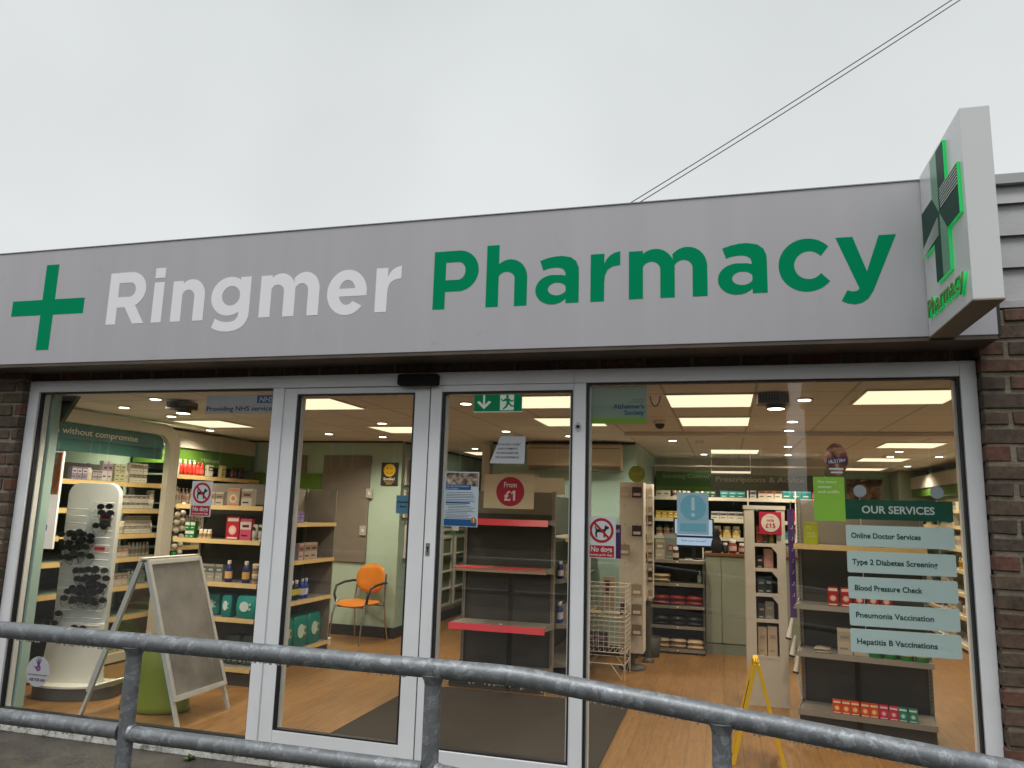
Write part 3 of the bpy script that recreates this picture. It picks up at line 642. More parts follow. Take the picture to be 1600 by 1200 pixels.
DLS = [(0.723, 0.786), (0.747, 2.092), (0.776, 2.823), (-5.194, 0.815), (-4.446, 0.35), (-3.204, 2.139), (-5.22, 1.477), (-4.4, 3.2), (-3.851, 3.533), (-1.836, 0.799), (-3.206, 4.18 + 1.0), (2.224, 5.217), (2.282, 6.046), (-5.75, 2.78), (-5.95, 2.2), (-2.1, 2.9),
       (-0.4, 3.9), (-1.5, 3.4), (2.6, 2.2), (0.9, 4.6), (2.9, 3.6), (-0.1, 5.9), (1.0, 5.9), (2.0, 8.3), (2.9, 8.0), (2.85, 6.0)]  # last three are added lamps that brighten the far right walls and shelves
where = ['in front of the right window panels', 'behind the front one over the shelf unit', 'farther of the close pair mid ceiling', 'upper left corner of the left window', 'front left by the window', 'over the orange chair aisle', 'near the black spotlight on the left', 'left of the back corner', 'by the smiling face poster', 'left of the green exit sign', 'down the corridor', 'far right pair, front', 'far right pair, rear', 'over the left wall shelves', 'above the rounded white frame', 'above the pink edged shelves', 'above the card spinners', 'in front of the air conditioner', 'over the right hand aisle', 'over the pharmacy counter', 'beside the right wall shelves', 'behind the counter on its left', 'behind the counter on its right', 'added to light the wall by the woman photo poster', 'added to light the far mint pier', 'added to brighten the far part of the right wall shelves']
for (x_, y_), w_ in zip(DLS, where):
    t = thing('downlight', 'small round recessed downlight '+w_, 'downlight', (x_, y_, 2.48), 0, 'recessed downlights')
    b = MB(); b.lathe([(0.058, 0), (0.060, 0.006), (0.050, 0.010)], CHR, (x_, y_, 2.4735), 24); b.build('ring', t)
    b = MB(); b.lathe([(0.043, 0), (0.043, 0.003)], LAMP, (x_, y_, 2.4700), 20); b.build('lens', t)
    ld = bpy.data.lights.new('downlight_lamp', 'SPOT'); ld.energy = 52; ld.spot_size = R(150); ld.spot_blend = 0.9; ld.shadow_soft_size = 0.05; ld.color = (1.0, 0.86, 0.66)
    lo = bpy.data.objects.new('downlight_lamp', ld); COL.objects.link(lo); lo.parent = t; lo.location = (0, 0, -0.03)
for x_, lb in ((-4.30, 'black ceiling spotlight left of the NHS sign'), (0.49, 'dark ceiling spotlight at the top of the right window')):
    y_ = 0.5; t = thing('ceiling_spotlight', lb, 'spotlight', (x_, y_, 2.48), 0, 'box spotlights')
    SP = mat('spotlight_grey', (0.10, 0.105, 0.11), 0.45)
    b = MB(); b.box(x_-0.10, x_+0.10, y_-0.08, y_+0.08, 2.405, 2.470, SP); b.build('housing', t, bevel=0.006)
    b = MB()
    for i in range(7): b.box(x_-0.085+i*0.018, x_-0.078+i*0.018, y_-0.088, y_-0.0805, 2.42, 2.468, BLACK)
    b.build('cooling_fins', t)
    b = MB(); b.lathe([(0.062, 0), (0.066, 0.03)], SP, (x_+0.02, y_, 2.374), 24); b.build('lamp_ring', t)
    b = MB(); b.lathe([(0.054, 0), (0.054, 0.003)], LAMP, (x_+0.02, y_, 2.3715), 24); b.build('lens', t)
    ld = bpy.data.lights.new('spotlight_lamp', 'SPOT'); ld.energy = 48; ld.spot_size = R(120); ld.spot_blend = 0.8; ld.shadow_soft_size = 0.05; ld.color = (1.0, 0.9, 0.75)
    lo = bpy.data.objects.new('spotlight_lamp', ld); COL.objects.link(lo); lo.parent = t; lo.location = (0.02, 0, -0.125); lo.rotation_euler = (R(0), R(25) if x_ < 0 else 0, 0)
b = MB(); b.tube([(-.31+.05*math.sin(i*.45), .55, 2.48-.055*math.sin(i*math.pi/10)) if False else (-.345+.075*(i/10), .55, 2.482-.075*math.sin(math.pi*i/10)**.6) for i in range(11)], .004, BLACK, n=6); tag(b.build('cable_loop'), 'black cable loop hanging from the ceiling beside the Alzheimer\'s poster', 'cable')
t = thing('dome_camera', 'white dome security camera on the ceiling below the Alzheimer\'s poster', 'camera', (-0.395, 2.05, 2.48))
b = MB(); b.lathe([(0.058, 0), (0.060, -0.02), (0.052, -0.03)], WHITEP, (-0.395, 2.05, 2.483), 20); b.build('base', t)
b = MB(); b.lathe([(0.045, 0), (0.040, -0.025), (0.025, -0.04), (0.004, -0.047)], BLACK, (-0.395, 2.05, 2.4525), 20); b.build('dome', t)
b = MB(); b.lathe([(0.05, 0), (0.05, -0.03), (0.03, -0.04)], WHITEP, (-0.1, 4.0, 2.483), 20); tag(b.build('smoke_detector'), 'small round smoke detector on the ceiling behind the beam', 'smoke detector')
# exit sign
t = thing('exit_sign', 'green emergency exit sign with arrow and running man hanging behind the door', 'exit sign', (-1.445, 0.4, 2.355))
EXG = mat('exit_green', (0.0, 0.21, 0.10), 0.35, emit=0.10, ecol=(0.0, 0.5, 0.22)); EXW = mat('exit_white', (0.75, 0.8, 0.75), 0.4, emit=0.22, ecol=(.75, .9, .8))
b = MB(); b.box(-1.63, -1.262, 0.400, 0.412, 2.3575, 2.50-0.018, EXG); b.build('sign_plate', t)
b = MB(); b.box(-1.634, -1.258, 0.402, 0.410, 2.3530, 2.3574, EXW); b.build('light_edge', t)
b = MB(); y0, y1 = 0.3975, 0.3995
b.prism([(-1.553, 2.375), (-1.497, 2.427), (-1.515, 2.437), (-1.546, 2.408), (-1.546, 2.480), (-1.560, 2.480), (-1.560, 2.408), (-1.590, 2.437), (-1.608, 2.427)], y0, y1, EXW); b.build('arrow', t)
b = MB(); b.box(-1.428, -1.322, y0, y1, 2.366, 2.480, EXW); b.build('doorway_symbol', t)
b = MB(); yy0, yy1 = 0.3955, 0.3973
b.prism(disc(-1.372, 2.468, 0.011, 14), yy0, yy1, EXG)
for pts in ([(-1.385, 2.456), (-1.362, 2.456), (-1.352, 2.418), (-1.374, 2.412)], [(-1.374, 2.420), (-1.355, 2.420), (-1.335, 2.402), (-1.318, 2.402), (-1.318, 2.393), (-1.341, 2.391)],
            [(-1.376, 2.420), (-1.362, 2.412), (-1.372, 2.390), (-1.398, 2.370), (-1.408, 2.377), (-1.386, 2.396)], [(-1.385, 2.456), (-1.380, 2.446), (-1.404, 2.440), (-1.418, 2.452), (-1.424, 2.446), (-1.405, 2.430), (-1.378, 2.436)],
            [(-1.362, 2.456), (-1.340, 2.438), (-1.322, 2.444), (-1.325, 2.434), (-1.342, 2.427), (-1.358, 2.437)]):
    b.prism(pts, yy0, yy1-0.0001*len(pts), EXG)
b.build('running_figure', t)

# ================================================================ STICKERS AND SIGNS AT THE GLASS
GY = 0.0045      # inner face of the glass
def sheet(t, x0, x1, z0, z1, m, y=GY, th=0.0012, name='sheet', r=0):
    b = MB()
    if r: b.prism(rrect(x0, x1, z0, z1, r), y, y+th, m)
    else: b.box(x0, x1, y, y+th, z0, z1, m)
    return b.build(name, t)
def no_dogs(x0, lab):
    z0 = 1.354 if x0 > -2 else 1.526; w, h = 0.183, 0.263; y = GY
    t = thing('no_dogs_sticker', lab, 'sticker', (x0+w/2, y, z0), 0, 'no dogs stickers')
    sheet(t, x0, x0+w, z0, z0+h, PAPER, y+0.002)
    cx, cz, r = x0+w/2, z0+h-0.088, 0.078
    b = MB(); b.ring(arc(cx, cz, r, r, 0, 360, 40), arc(cx, cz, r-0.016, r-0.016, 0, 360, 40), y+0.0005, y+0.0018, REDS, closed=False)
    a = R(-45); d = Vector((math.cos(a), math.sin(a))); q = Vector((-d.y, d.x))*0.007; l = r-0.008
    c_ = Vector((cx, cz)); b.prism([tuple(c_+d*l+q), tuple(c_-d*l+q), tuple(c_-d*l-q), tuple(c_+d*l-q)], y+0.0003, y+0.0016, REDS); b.build('prohibition_ring', t)
    b = MB(); D = lambda pts: [(cx+px*0.001, cz+pz*0.001) for px, pz in pts]      # the dog: body, head, legs, tail
    b.prism(D([(-34, 8), (20, 8), (30, 14), (24, -12), (10, -14), (-18, -12), (-30, -14), (-38, -2)]), y+0.0009, y+0.0018, INK)
    b.prism(D([(16, 6), (20, 26), (28, 36), (34, 27), (48, 22), (47, 12), (36, 8), (28, 0)]), y+0.00085, y+0.0018, INK)
    b.prism(D([(-38, 0), (-26, -10), (-30, -24), (-27, -44), (-36, -44), (-42, -24)]), y+0.0008, y+0.0018, INK); b.prism(D([(12, -10), (24, -8), (22, -44), (13, -44)]), y+0.00075, y+0.0018, INK)
    b.prism(D([(-38, 2), (-30, 8), (-40, 26), (-46, 24)]), y+0.0007, y+0.0018, INK); b.build('dog_symbol', t)
    sheet(t, x0+0.010, x0+w-0.010, z0+0.006, z0+0.080, REDS, y+0.0008, 0.0011, 'red_band', 0.006)
    txt('No dogs', 0.033, PAPER, (cx, y+0.0004, z0+0.041), t, off=0.03, w=0.135, ext=0.0003); txt('except guide dogs', 0.014, PAPER, (cx, y+0.0004, z0+0.016), t, off=0.02, w=0.142, ext=0.0003)
no_dogs(-3.727, 'No dogs sticker on the left window in front of the shelves'); no_dogs(-0.695, 'No dogs sticker on the right window beside the wire rack')
t = thing('nhs_sign', 'grey sign reading Providing NHS services at the top of the left window', 'sign', (-3.36, GY, 2.306))
sheet(t, -3.673, -3.057, 2.306, 2.444, film_mat('silver_film', '#b4b6ba', 0.93), GY+0.002)
sheet(t, -3.225, -3.073, 2.382, 2.440, mat('blue_print', (0.012, 0.06, 0.22), 0.4), GY+0.001, 0.0008, 'blue_block')
txt('NHS', 0.038, mat('silver_text', (0.42, 0.47, 0.52), 0.4), (-3.149, GY+0.0008, 2.392), t, off=0.035, w=0.125, ext=0.0003, shear=0.2)
txt('Providing NHS services', 0.036, INK, (-3.365, GY+0.0012, 2.324), t, off=0.02, w=0.595, ext=0.0004)
t = thing('automatic_doors_sticker', 'small blue Automatic doors sticker on the left door leaf', 'sticker', (-1.98, GY, 1.595))
sheet(t, -2.043, -1.938, 1.595, 1.720, mat('sticker_blue', (0.10, 0.25, 0.37), 0.4), GY+0.002, r=0.006)
txt('Automatic', 0.016, INK, (-1.990, GY+0.001, 1.668), t, off=0.03, w=0.088, ext=0.0003); txt('doors', 0.016, INK, (-1.990, GY+0.001, 1.638), t, off=0.03, w=0.05, ext=0.0003)
# info poster on the right leaf
t = thing('information_poster', 'blue and white information poster with a photo at its top on the right door leaf', 'poster', (-1.568, GY, 1.52))
x0, x1, z0, z1 = -1.692, -1.443, 1.520, 1.890
sheet(t, x0, x1, z0, z1, mat('poster_pale_blue', (0.62, 0.70, 0.80), 0.5), GY+0.003)
sheet(t, x0+0.012, x1-0.004, z1-0.098, z1-0.008, photo_mat('poster_photo', ['#2a2420', '#8a6a55', '#b9a999', '#d8d6d0'], 22, 1), GY+0.002, 0.0008, 'photo')
PB = mat('poster_blue', (0.015, 0.11, 0.32), 0.4)
sheet(t, x0+0.012, x1-0.055, z1-0.122, z1-0.088, PB, GY+0.0012, 0.0007, 'title_band'); sheet(t, x0+0.008, x1-0.008, z0+0.006, z0+0.050, PB, GY+0.0012, 0.0007, 'footer_band')
txt('The way GP prescriptions', 0.0085, PAPER, (x0+0.098, GY+0.0008, z1-0.102), t, w=0.16, off=.02, ext=0.0002); txt('are changing', 0.0085, PAPER, (x0+0.06, GY+0.0008, z1-0.117), t, w=0.085, off=.02, ext=0.0002)
b = MB(); q = z1-0.142; rng = random.Random(5)
for i in range(17):
    if i == 6: b.box(x0+0.016, x1-0.06, GY+0.0018, GY+0.0028, q-0.004, q+0.006, PB)
    else: b.box(x0+0.016+(0.018 if 7 < i < 11 else 0), x0+0.016+rng.uniform(0.15, 0.215), GY+0.0020, GY+0.0029, q, q+0.0030, mat('body_ink', (0.10, 0.12, 0.16), 0.5))
    q -= 0.0105 if i % 3 else 0.0135
b.build('text_lines', t)
b = MB(); b.prism(disc(x1-0.028, z0+0.046, 0.020, 20), GY+0.0004, GY+0.0011, mat('orange_badge', (0.55, 0.20, 0.03), 0.4)); b.box(x1-0.031, x1-0.025, GY+0.0001, GY+0.00035, z0+0.042, z0+0.060, PAPER); b.box(x1-0.031, x1-0.025, GY+0.0001, GY+0.00035, z0+0.032, z0+0.038, PAPER); b.build('badge', t)
# notice
t = thing('paper_notice', 'white paper notice with a torn slanting left edge on the right door leaf', 'notice', (-1.25, GY, 1.95))
b = MB(); b.prism([(-1.372, 1.950), (-1.128, 1.950), (-1.124, 2.134), (-1.300, 2.134)], GY+0.002, GY+0.003, mat('paper_grey_white', (0.64, 0.64, 0.68), 0.6)); b.build('sheet', t)
for i, (s_, w_) in enumerate((('WE CAN ONLY ACCEPT', 0.172), ('CASH PAYMENTS', 0.14), ('WE APOLOGISE FOR', 0.158), ('THE INCONVENIENCE', 0.168))):
    txt(s_, 0.0135, INK, (-1.243-0.006*(i > 0), GY+0.0015, 2.072-0.029*i), t, off=0.025, w=w_, ext=0.0003)
# Alzheimer's poster
t = thing('alzheimers_poster', 'green and grey Alzheimer\'s Society poster at the top left of the right window', 'poster', (-0.5, GY, 2.218))
sheet(t, -0.682, -0.316, 2.218, 2.466, film_mat('poster_grey_green', '#93a592', 0.95), GY+0.003)
sheet(t, -0.676, -0.322, 2.222, 2.256, mat('poster_lime', (0.22, 0.42, 0.02), 0.5), GY+0.002, 0.0008, 'green_band')
TB = mat('text_blue', (0.02, 0.09, 0.20), 0.5)
txt("Alzheimer's", 0.030, TB, (-0.432, GY+0.002, 2.318), t, off=0.04, w=0.20, ext=0.0004); txt('Society', 0.030, TB, (-0.396, GY+0.002, 2.276), t, off=0.04, w=0.13, ext=0.0004)
txt('Working with', 0.009, TB, (-0.375, GY+0.002, 2.372), t, w=0.08, ext=0.0003); txt('your community', 0.009, TB, (-0.38, GY+0.002, 2.357), t, w=0.095, ext=0.0003)
# blue exclamation poster
t = thing('exclamation_poster', 'pale blue poster with a white exclamation mark in a circle', 'poster', (-0.035, GY, 1.521))
sheet(t, -0.128, 0.064, 1.523, 1.781, mat('pale_blue_paper', (0.40, 0.60, 0.70), 0.5), GY+0.003)
b = MB(); b.prism(disc(-0.030, 1.690, 0.078, 36), GY+0.0018, GY+0.0028, mat('mid_blue_print', (0.20, 0.50, 0.64), 0.5)); b.build('circle', t)
b = MB(); b.prism(rrect(-0.040, -0.020, 1.670, 1.752, 0.008), GY+0.0008, GY+0.0016, mat('light_print', (0.62, 0.76, 0.78), 0.5)); b.prism(disc(-0.030, 1.644, 0.012, 16), GY+0.0008, GY+0.0016, MATS['light_print']); b.build('exclamation_mark', t)
sheet(t, -0.110, 0.048, 1.545, 1.592, MATS['mid_blue_print'], GY+0.0018, 0.0009, 'text_band')
# lime sneeze panel and round sticker
t = thing('lime_poster', 'lime green poster reading For every sneeze and sniffle', 'poster', (0.765, GY, 1.632))
sheet(t, 0.678, 0.8515, 1.632, 1.893, mat('lime_paper', (0.31, 0.62, 0.06), 0.5), GY+0.003)
for i, s_ in enumerate(('For every', 'sneeze', 'and sniffle')): txt(s_, 0.0165, mat('pale_lime_text', (0.82, 0.90, 0.55), 0.5), (0.704, GY+0.0022, 1.856-0.030*i), t, off=0.035, align='LEFT', w=(0.105, 0.075, 0.12)[i], ext=0.0004)
t = thing('round_sticker', 'round photo sticker with a purple price band above the lime poster', 'sticker', (0.812, GY, 1.90))
b = MB(); b.prism(disc(0.812, 1.998, 0.066, 36, 0.098), GY+0.001, GY+0.0018, photo_mat('sticker_photo', ['#2b1c18', '#7b4a33', '#c98d6a', '#d9bfae'], 14, 1)); b.build('disc', t)
b = MB(); b.prism([(0.758, 1.966), (0.872, 1.984), (0.872, 2.018), (0.758, 2.000)], GY-0.0002, GY+0.0008, mat('purple_band', (0.10, 0.02, 0.12), 0.4)); b.build('band', t)
txt('18,212kg', 0.020, PAPER, (0.815, GY-0.0007, 1.980), t, off=0.03, w=0.095, ext=0.0002, M3=FACE['-Y'] @ Matrix.Rotation(R(9), 3, 'Z'))
b = MB(); b.box(0.77, 0.85, GY-0.0001, GY+0.0008, 1.935, 1.947, PAPER); b.box(0.78, 0.845, GY-0.0001, GY+0.0008, 1.915, 1.925, PAPER); b.build('small_print', t)
# purple hand sticker
t = thing('hand_sticker', 'round white Ask for ANI sticker with a purple hand low on the left window', 'sticker', (-4.96, GY, 0.20))
b = MB(); b.prism(disc(-4.962, 0.307, 0.112, 36), GY+0.002, GY+0.003, mat('sticker_white', (0.58, 0.56, 0.60), 0.5)); b.build('disc', t)
HP = mat('purple_hand', (0.09, 0.02, 0.22), 0.5); b = MB(); hx_, hz_ = -4.962, 0.345
b.prism(disc(hx_, hz_-0.012, 0.023, 18), GY+0.0012, GY+0.0019, HP)
for a_, l_ in ((-28, 0.052), (-10, 0.066), (6, 0.066), (22, 0.056)):
    d = Vector((math.sin(R(a_)), math.cos(R(a_)))); q = Vector((d.y, -d.x))*0.0045; p0 = Vector((hx_, hz_))+d*0.004; b.prism([tuple(p0+q), tuple(p0+d*l_+q*0.7), tuple(p0+d*l_-q*0.7), tuple(p0-q)], GY+0.001-0.00002*a_/10, GY+0.0019, HP)
d = Vector((-0.8, 0.45)).normalized(); q = Vector((d.y, -d.x))*0.005; p0 = Vector((hx_-0.01, hz_-0.02)); b.prism([tuple(p0+q), tuple(p0+d*0.038+q*.6), tuple(p0+d*0.038-q*.6), tuple(p0-q)], GY+0.0008, GY+0.0019, HP)
b.build('hand_symbol', t)
b = MB(); b.prism(disc(hx_+0.002, hz_-0.014, 0.012, 14), GY+0.0003, GY+0.0007, mat('heart_pink', (0.5, 0.1, 0.3), 0.5)); b.build('palm_mark', t)
txt('ASK FOR ANI', 0.022, INK, (hx_, GY+0.001, 0.238), t, off=0.03, w=0.15, ext=0.0003); txt('#YOURENOTALONE', 0.010, HP, (hx_, GY+0.001, 0.278), t, off=0.03, w=0.18, ext=0.0003)
# services sign: green header board and five pale boards hung on wires from suction cups
SY = 0.022
t = thing('services_sign', 'Our Services sign of one green and five pale boards hanging in the right window', 'sign', (1.14, SY, 0.89))
SG = mat('services_green', (0.004, 0.078, 0.045), 0.35); SB = mat('services_pale', (0.58, 0.72, 0.70), 0.4); ST = mat('services_text', (0.01, 0.07, 0.055), 0.4)
for i, (z0, z1, s_, w_) in enumerate(((1.646, 1.762, 'OUR SERVICES', 0.388), (1.490, 1.612, 'Online Doctor Services', 0.372), (1.338, 1.461, 'Type 2 Diabetes Screening', 0.452), (1.190, 1.314, 'Blood Pressure Check', 0.357), (1.037, 1.161, 'Pneumonia Vaccination', 0.408), (0.889, 1.020, 'Hepatitis B Vaccinations', 0.418))):
    b = MB(); b.prism(rrect(0.852, 1.426, z0, z1, 0.003 if i == 0 else 0.010), SY, SY+0.004, SG if i == 0 else SB); bd = b.build('board', t)
    if i == 0: txt(s_, 0.044, mat('services_header_text', (0.60, 0.66, 0.62), 0.4), (1.137, SY-0.001, z0+0.038), t, off=0.03, w=w_, ext=0.0006)
    else: txt(s_, 0.031, ST, (0.878+(i > 2)*0.006, SY-0.001, z0+0.048), t, off=0.03, align='LEFT', w=w_, ext=0.0005)
b = MB(); zz = [(1.758, 1.83), (1.605, 1.652), (1.454, 1.497), (1.307, 1.345), (1.154, 1.197), (1.012, 1.044)]
for xw in (0.935, 1.345):
    for z0, z1 in zz: b.cyl((xw, SY-0.002, z0), (xw, SY-0.002, z1), 0.0018, ALU, n=6)
b.build('hanging_wire', t)
for xw in (0.935, 1.345):
    b = MB(); b.add([], [], ACRYL); b.cyl((xw, 0.0045, 1.812), (xw, 0.016, 1.812), 0.036, mat('suction_cup', (0.35, 0.38, 0.42), 0.2), r1=0.028, n=24); b.cyl((xw, 0.016, 1.812), (xw, 0.024, 1.812), 0.010, MATS['suction_cup'], n=14); b.build('suction_cup', t)

# ================================================================ PRODUCTS
PM = {}
def pmesh(kind, w, d, h, cols):
    """one product as a mesh standing on z=0 with its front towards -Y"""
    key = (kind, w, d, h, tuple(cols))
    if key in PM: return PM[key]
    b = MB(); c0 = pm(cols[0]); c1 = pm(cols[1] if len(cols) > 1 else cols[0]); c2 = pm(cols[2] if len(cols) > 2 else '#d8d4cc')
    if kind == 'carton':
        b.box(-w/2, w/2, -d/2, d/2, 0, h, c0); b.box(-w/2+.0004, w/2-.0004, -d/2-.0008, -d/2-.0001, h*0.50, h*0.86, c1)
        b.box(-w*0.30, w*0.30, -d/2-.0016, -d/2-.0009, h*0.60, h*0.72, c2); b.box(-w*0.36, w*0.2, -d/2-.0008, -d/2-.0001, h*0.18, h*0.26, c2)
    elif kind == 'picture_carton':
        b.box(-w/2, w/2, -d/2, d/2, 0, h, c0); b.box(-w*0.42, w*0.42, -d/2-.0008, -d/2-.0001, h*0.80, h*0.94, c1)
        b.prism(disc(0, h*0.42, w*0.30, 18), -d/2-.0008, -d/2-.0001, c2); b.prism(disc(0.0, h*0.42, w*0.17, 14), -d/2-.0016, -d/2-.0009, c1)
        b.box(-w*0.4, w*0.4, -d/2-.0008, -d/2-.0001, h*0.05, h*0.12, c1)
    elif kind == 'bottle':
        b.lathe([(w*.42, 0), (w*.5, h*.04), (w*.5, h*.62), (w*.42, h*.74), (w*.2, h*.80), (w*.2, h*.82)], c0, n=14, sy=d/w); b.lathe([(w*.24, 0), (w*.24, h*.17), (w*.2, h*.18)], c2, (0, 0, h*.82), 12)
        b.lathe([(w*.508, 0), (w*.508, h*.32)], c1, (0, 0, h*.18), 14, sy=d/w)
    elif kind == 'pump_bottle':
        b.lathe([(w*.45, 0), (w*.5, h*.04), (w*.5, h*.58), (w*.3, h*.68), (w*.16, h*.72)], c0, n=14, sy=d/w); b.lathe([(w*.17, 0), (w*.17, h*.08), (w*.07, h*.09), (w*.07, h*.2)], c2, (0, 0, h*.72), 10)
        b.box(-w*.32, w*.1, -w*.09, w*.09, h*.90, h*.96, c2); b.lathe([(w*.508, 0), (w*.508, h*.26)], c1, (0, 0, h*.18), 14, sy=d/w)
    elif kind == 'tub':
        b.lathe([(w*.46, 0), (w*.48, h*.05), (w*.5, h*.74), (w*.46, h*.76)], c0, n=16); b.lathe([(w*.52, 0), (w*.52, h*.2), (w*.48, h*.22)], c2, (0, 0, h*.765), 16); b.lathe([(w*.502, 0), (w*.505, h*.3)], c1, (0, 0, h*.25), 16)
    elif kind == 'pill_bottle':
        b.lathe([(w*.46, 0), (w*.5, h*.04), (w*.5, h*.66), (w*.36, h*.75)], c0, n=14); b.lathe([(w*.40, 0), (w*.40, h*.2), (w*.34, h*.22)], c2, (0, 0, h*.76), 12); b.lathe([(w*.508, 0), (w*.508, h*.34)], c1, (0, 0, h*.2), 14)
    elif kind == 'tube':
        vs = []; n = 12
        for z, rx, ry in ((h*.14, w*.30, w*.30), (h*.16, w*.46, w*.40), (h*.6, w*.49, w*.26), (h, w*.5, w*.03)):
            for j in range(n): a = 2*math.pi*j/n; vs.append((rx*math.cos(a), ry*math.sin(a), z))
        b.add(vs, [(i*n+j, i*n+(j+1) % n, (i+1)*n+(j+1) % n, (i+1)*n+j) for i in range(3) for j in range(n)], c0, smooth=True); b.add(vs, [tuple(range(3*n, 4*n))], c0)
        b.lathe([(w*.34, 0), (w*.31, h*.14)], c2, n=14); b.prism(disc(0, h*.74, w*.28, 16), -w*.40, -w*.30, c1)
    elif kind == 'soft_pack':
        n = 7; vs = []; fs = []
        for z_, k in ((0, .86), (.08, .97), (.5, 1.06), (.9, .97), (1.0, .80)):
            for i in range(4*n):
                q = i/(4*n)*4; s_ = int(q); f_ = q-s_; c_ = [(-1, -1), (1, -1), (1, 1), (-1, 1)]
                p_, r_ = Vector(c_[s_]), Vector(c_[(s_+1) % 4]); v = p_.lerp(r_, f_); bul = 1+0.10*math.sin(math.pi*f_)*(1 if s_ % 2 == 0 else .3)
                vs.append((v.x*w/2*k*(1 if s_ % 2 == 0 else bul), v.y*d/2*k*(bul if s_ % 2 == 0 else 1), z_*h))
        N = 4*n; fs = [(r*N+i, r*N+(i+1) % N, (r+1)*N+(i+1) % N, (r+1)*N+i) for r in range(4) for i in range(N)]
        b.add(vs, fs, c0, smooth=True); b.add(vs, [tuple(range(N))[::-1], tuple(range(4*N, 5*N))], c0)
        b.prism(disc(-w*.08, h*.52, w*.24, 16, h*.22), -d*.60, -d*.56, c1); b.prism(disc(w*.22, h*.62, w*.06, 10), -d*.60, -d*.55, c2); b.prism(disc(w*.22, h*.42, w*.06, 10), -d*.60, -d*.55, c2)
    elif kind == 'folded_pack':
        b.box(-w/2, w/2, -d/2, d/2, 0, h, c0); b.box(-w/2+.0005, w/2-.0005, -d/2-.0006, -d/2-.0001, h*.36, h*.64, c1)
    me = b.build('product').data; o = bpy.data.objects[-1] if False else None
    for ob in list(COL.objects):
        if ob.data is me: bpy.data.objects.remove(ob)
    if kind == 'folded_pack':
        bm = bmesh.new(); bm.from_mesh(me); bmesh.ops.bevel(bm, geom=[e for e in bm.edges if e.calc_length() > h*.6], offset=h*.28, segments=3, affect='EDGES'); bm.to_mesh(me); bm.free()
        for p in me.polygons: p.use_smooth = True
    me.name = kind; PM[key] = me; return me
PRNG = random.Random(11)
NP = [0]
CAT = {'carton': 'box', 'picture_carton': 'box', 'bottle': 'bottle', 'pump_bottle': 'bottle', 'tub': 'tub', 'pill_bottle': 'bottle', 'tube': 'tube', 'soft_pack': 'pack', 'folded_pack': 'pack'}
def row(kind, w, d, h, cols, n, p0, step, rz, label, group=None, jit=0.003, name=None):
    me = pmesh(kind, w, d, h, cols)
    for i in range(n):
        o = bpy.data.objects.new(name or kind, me); COL.objects.link(o); NP[0] += 1
        o.location = (p0[0]+step[0]*i+PRNG.uniform(-jit, jit), p0[1]+step[1]*i+PRNG.uniform(-jit, jit), p0[2]+0.001+(step[2]*i if len(step) > 2 else 0)); o.rotation_euler = (0, 0, rz+PRNG.uniform(-.06, .06))
        o['label'] = label; o['category'] = CAT.get(kind, 'product')
        if n > 1: o['group'] = group or label
def fill(axis, a0, a1, fixed, z, rz, specs, where, group):
    """fill a stretch of shelf with runs of products; specs = [(kind,w,d,h,cols,n,words)], gaps as numbers"""
    a = a0
    for s in specs:
        if isinstance(s, (int, float)): a += s; continue
        kind, w, d, h, cols, n, words = s
        if a+w*n > a1+0.02: n = int((a1+0.02-a)/w)
        if n < 1: break
        st = (w*1.06, 0) if axis == 'x' else (0, w*1.06)
        p0 = (a+w/2, fixed, z) if axis == 'x' else (fixed, a+w/2, z)
        row(kind, w, d, h, cols, n, p0, st, rz, words+' '+where, (group+', '+words) if n > 1 else None)
        if kind in ('carton', 'tub') and h < 0.105: row(kind, w, d, h, cols, n, (p0[0], p0[1], z+h+.001), st, rz, 'upper '+words+' '+where, (group+', '+words) if n > 1 else None)
        a += w*1.06*n

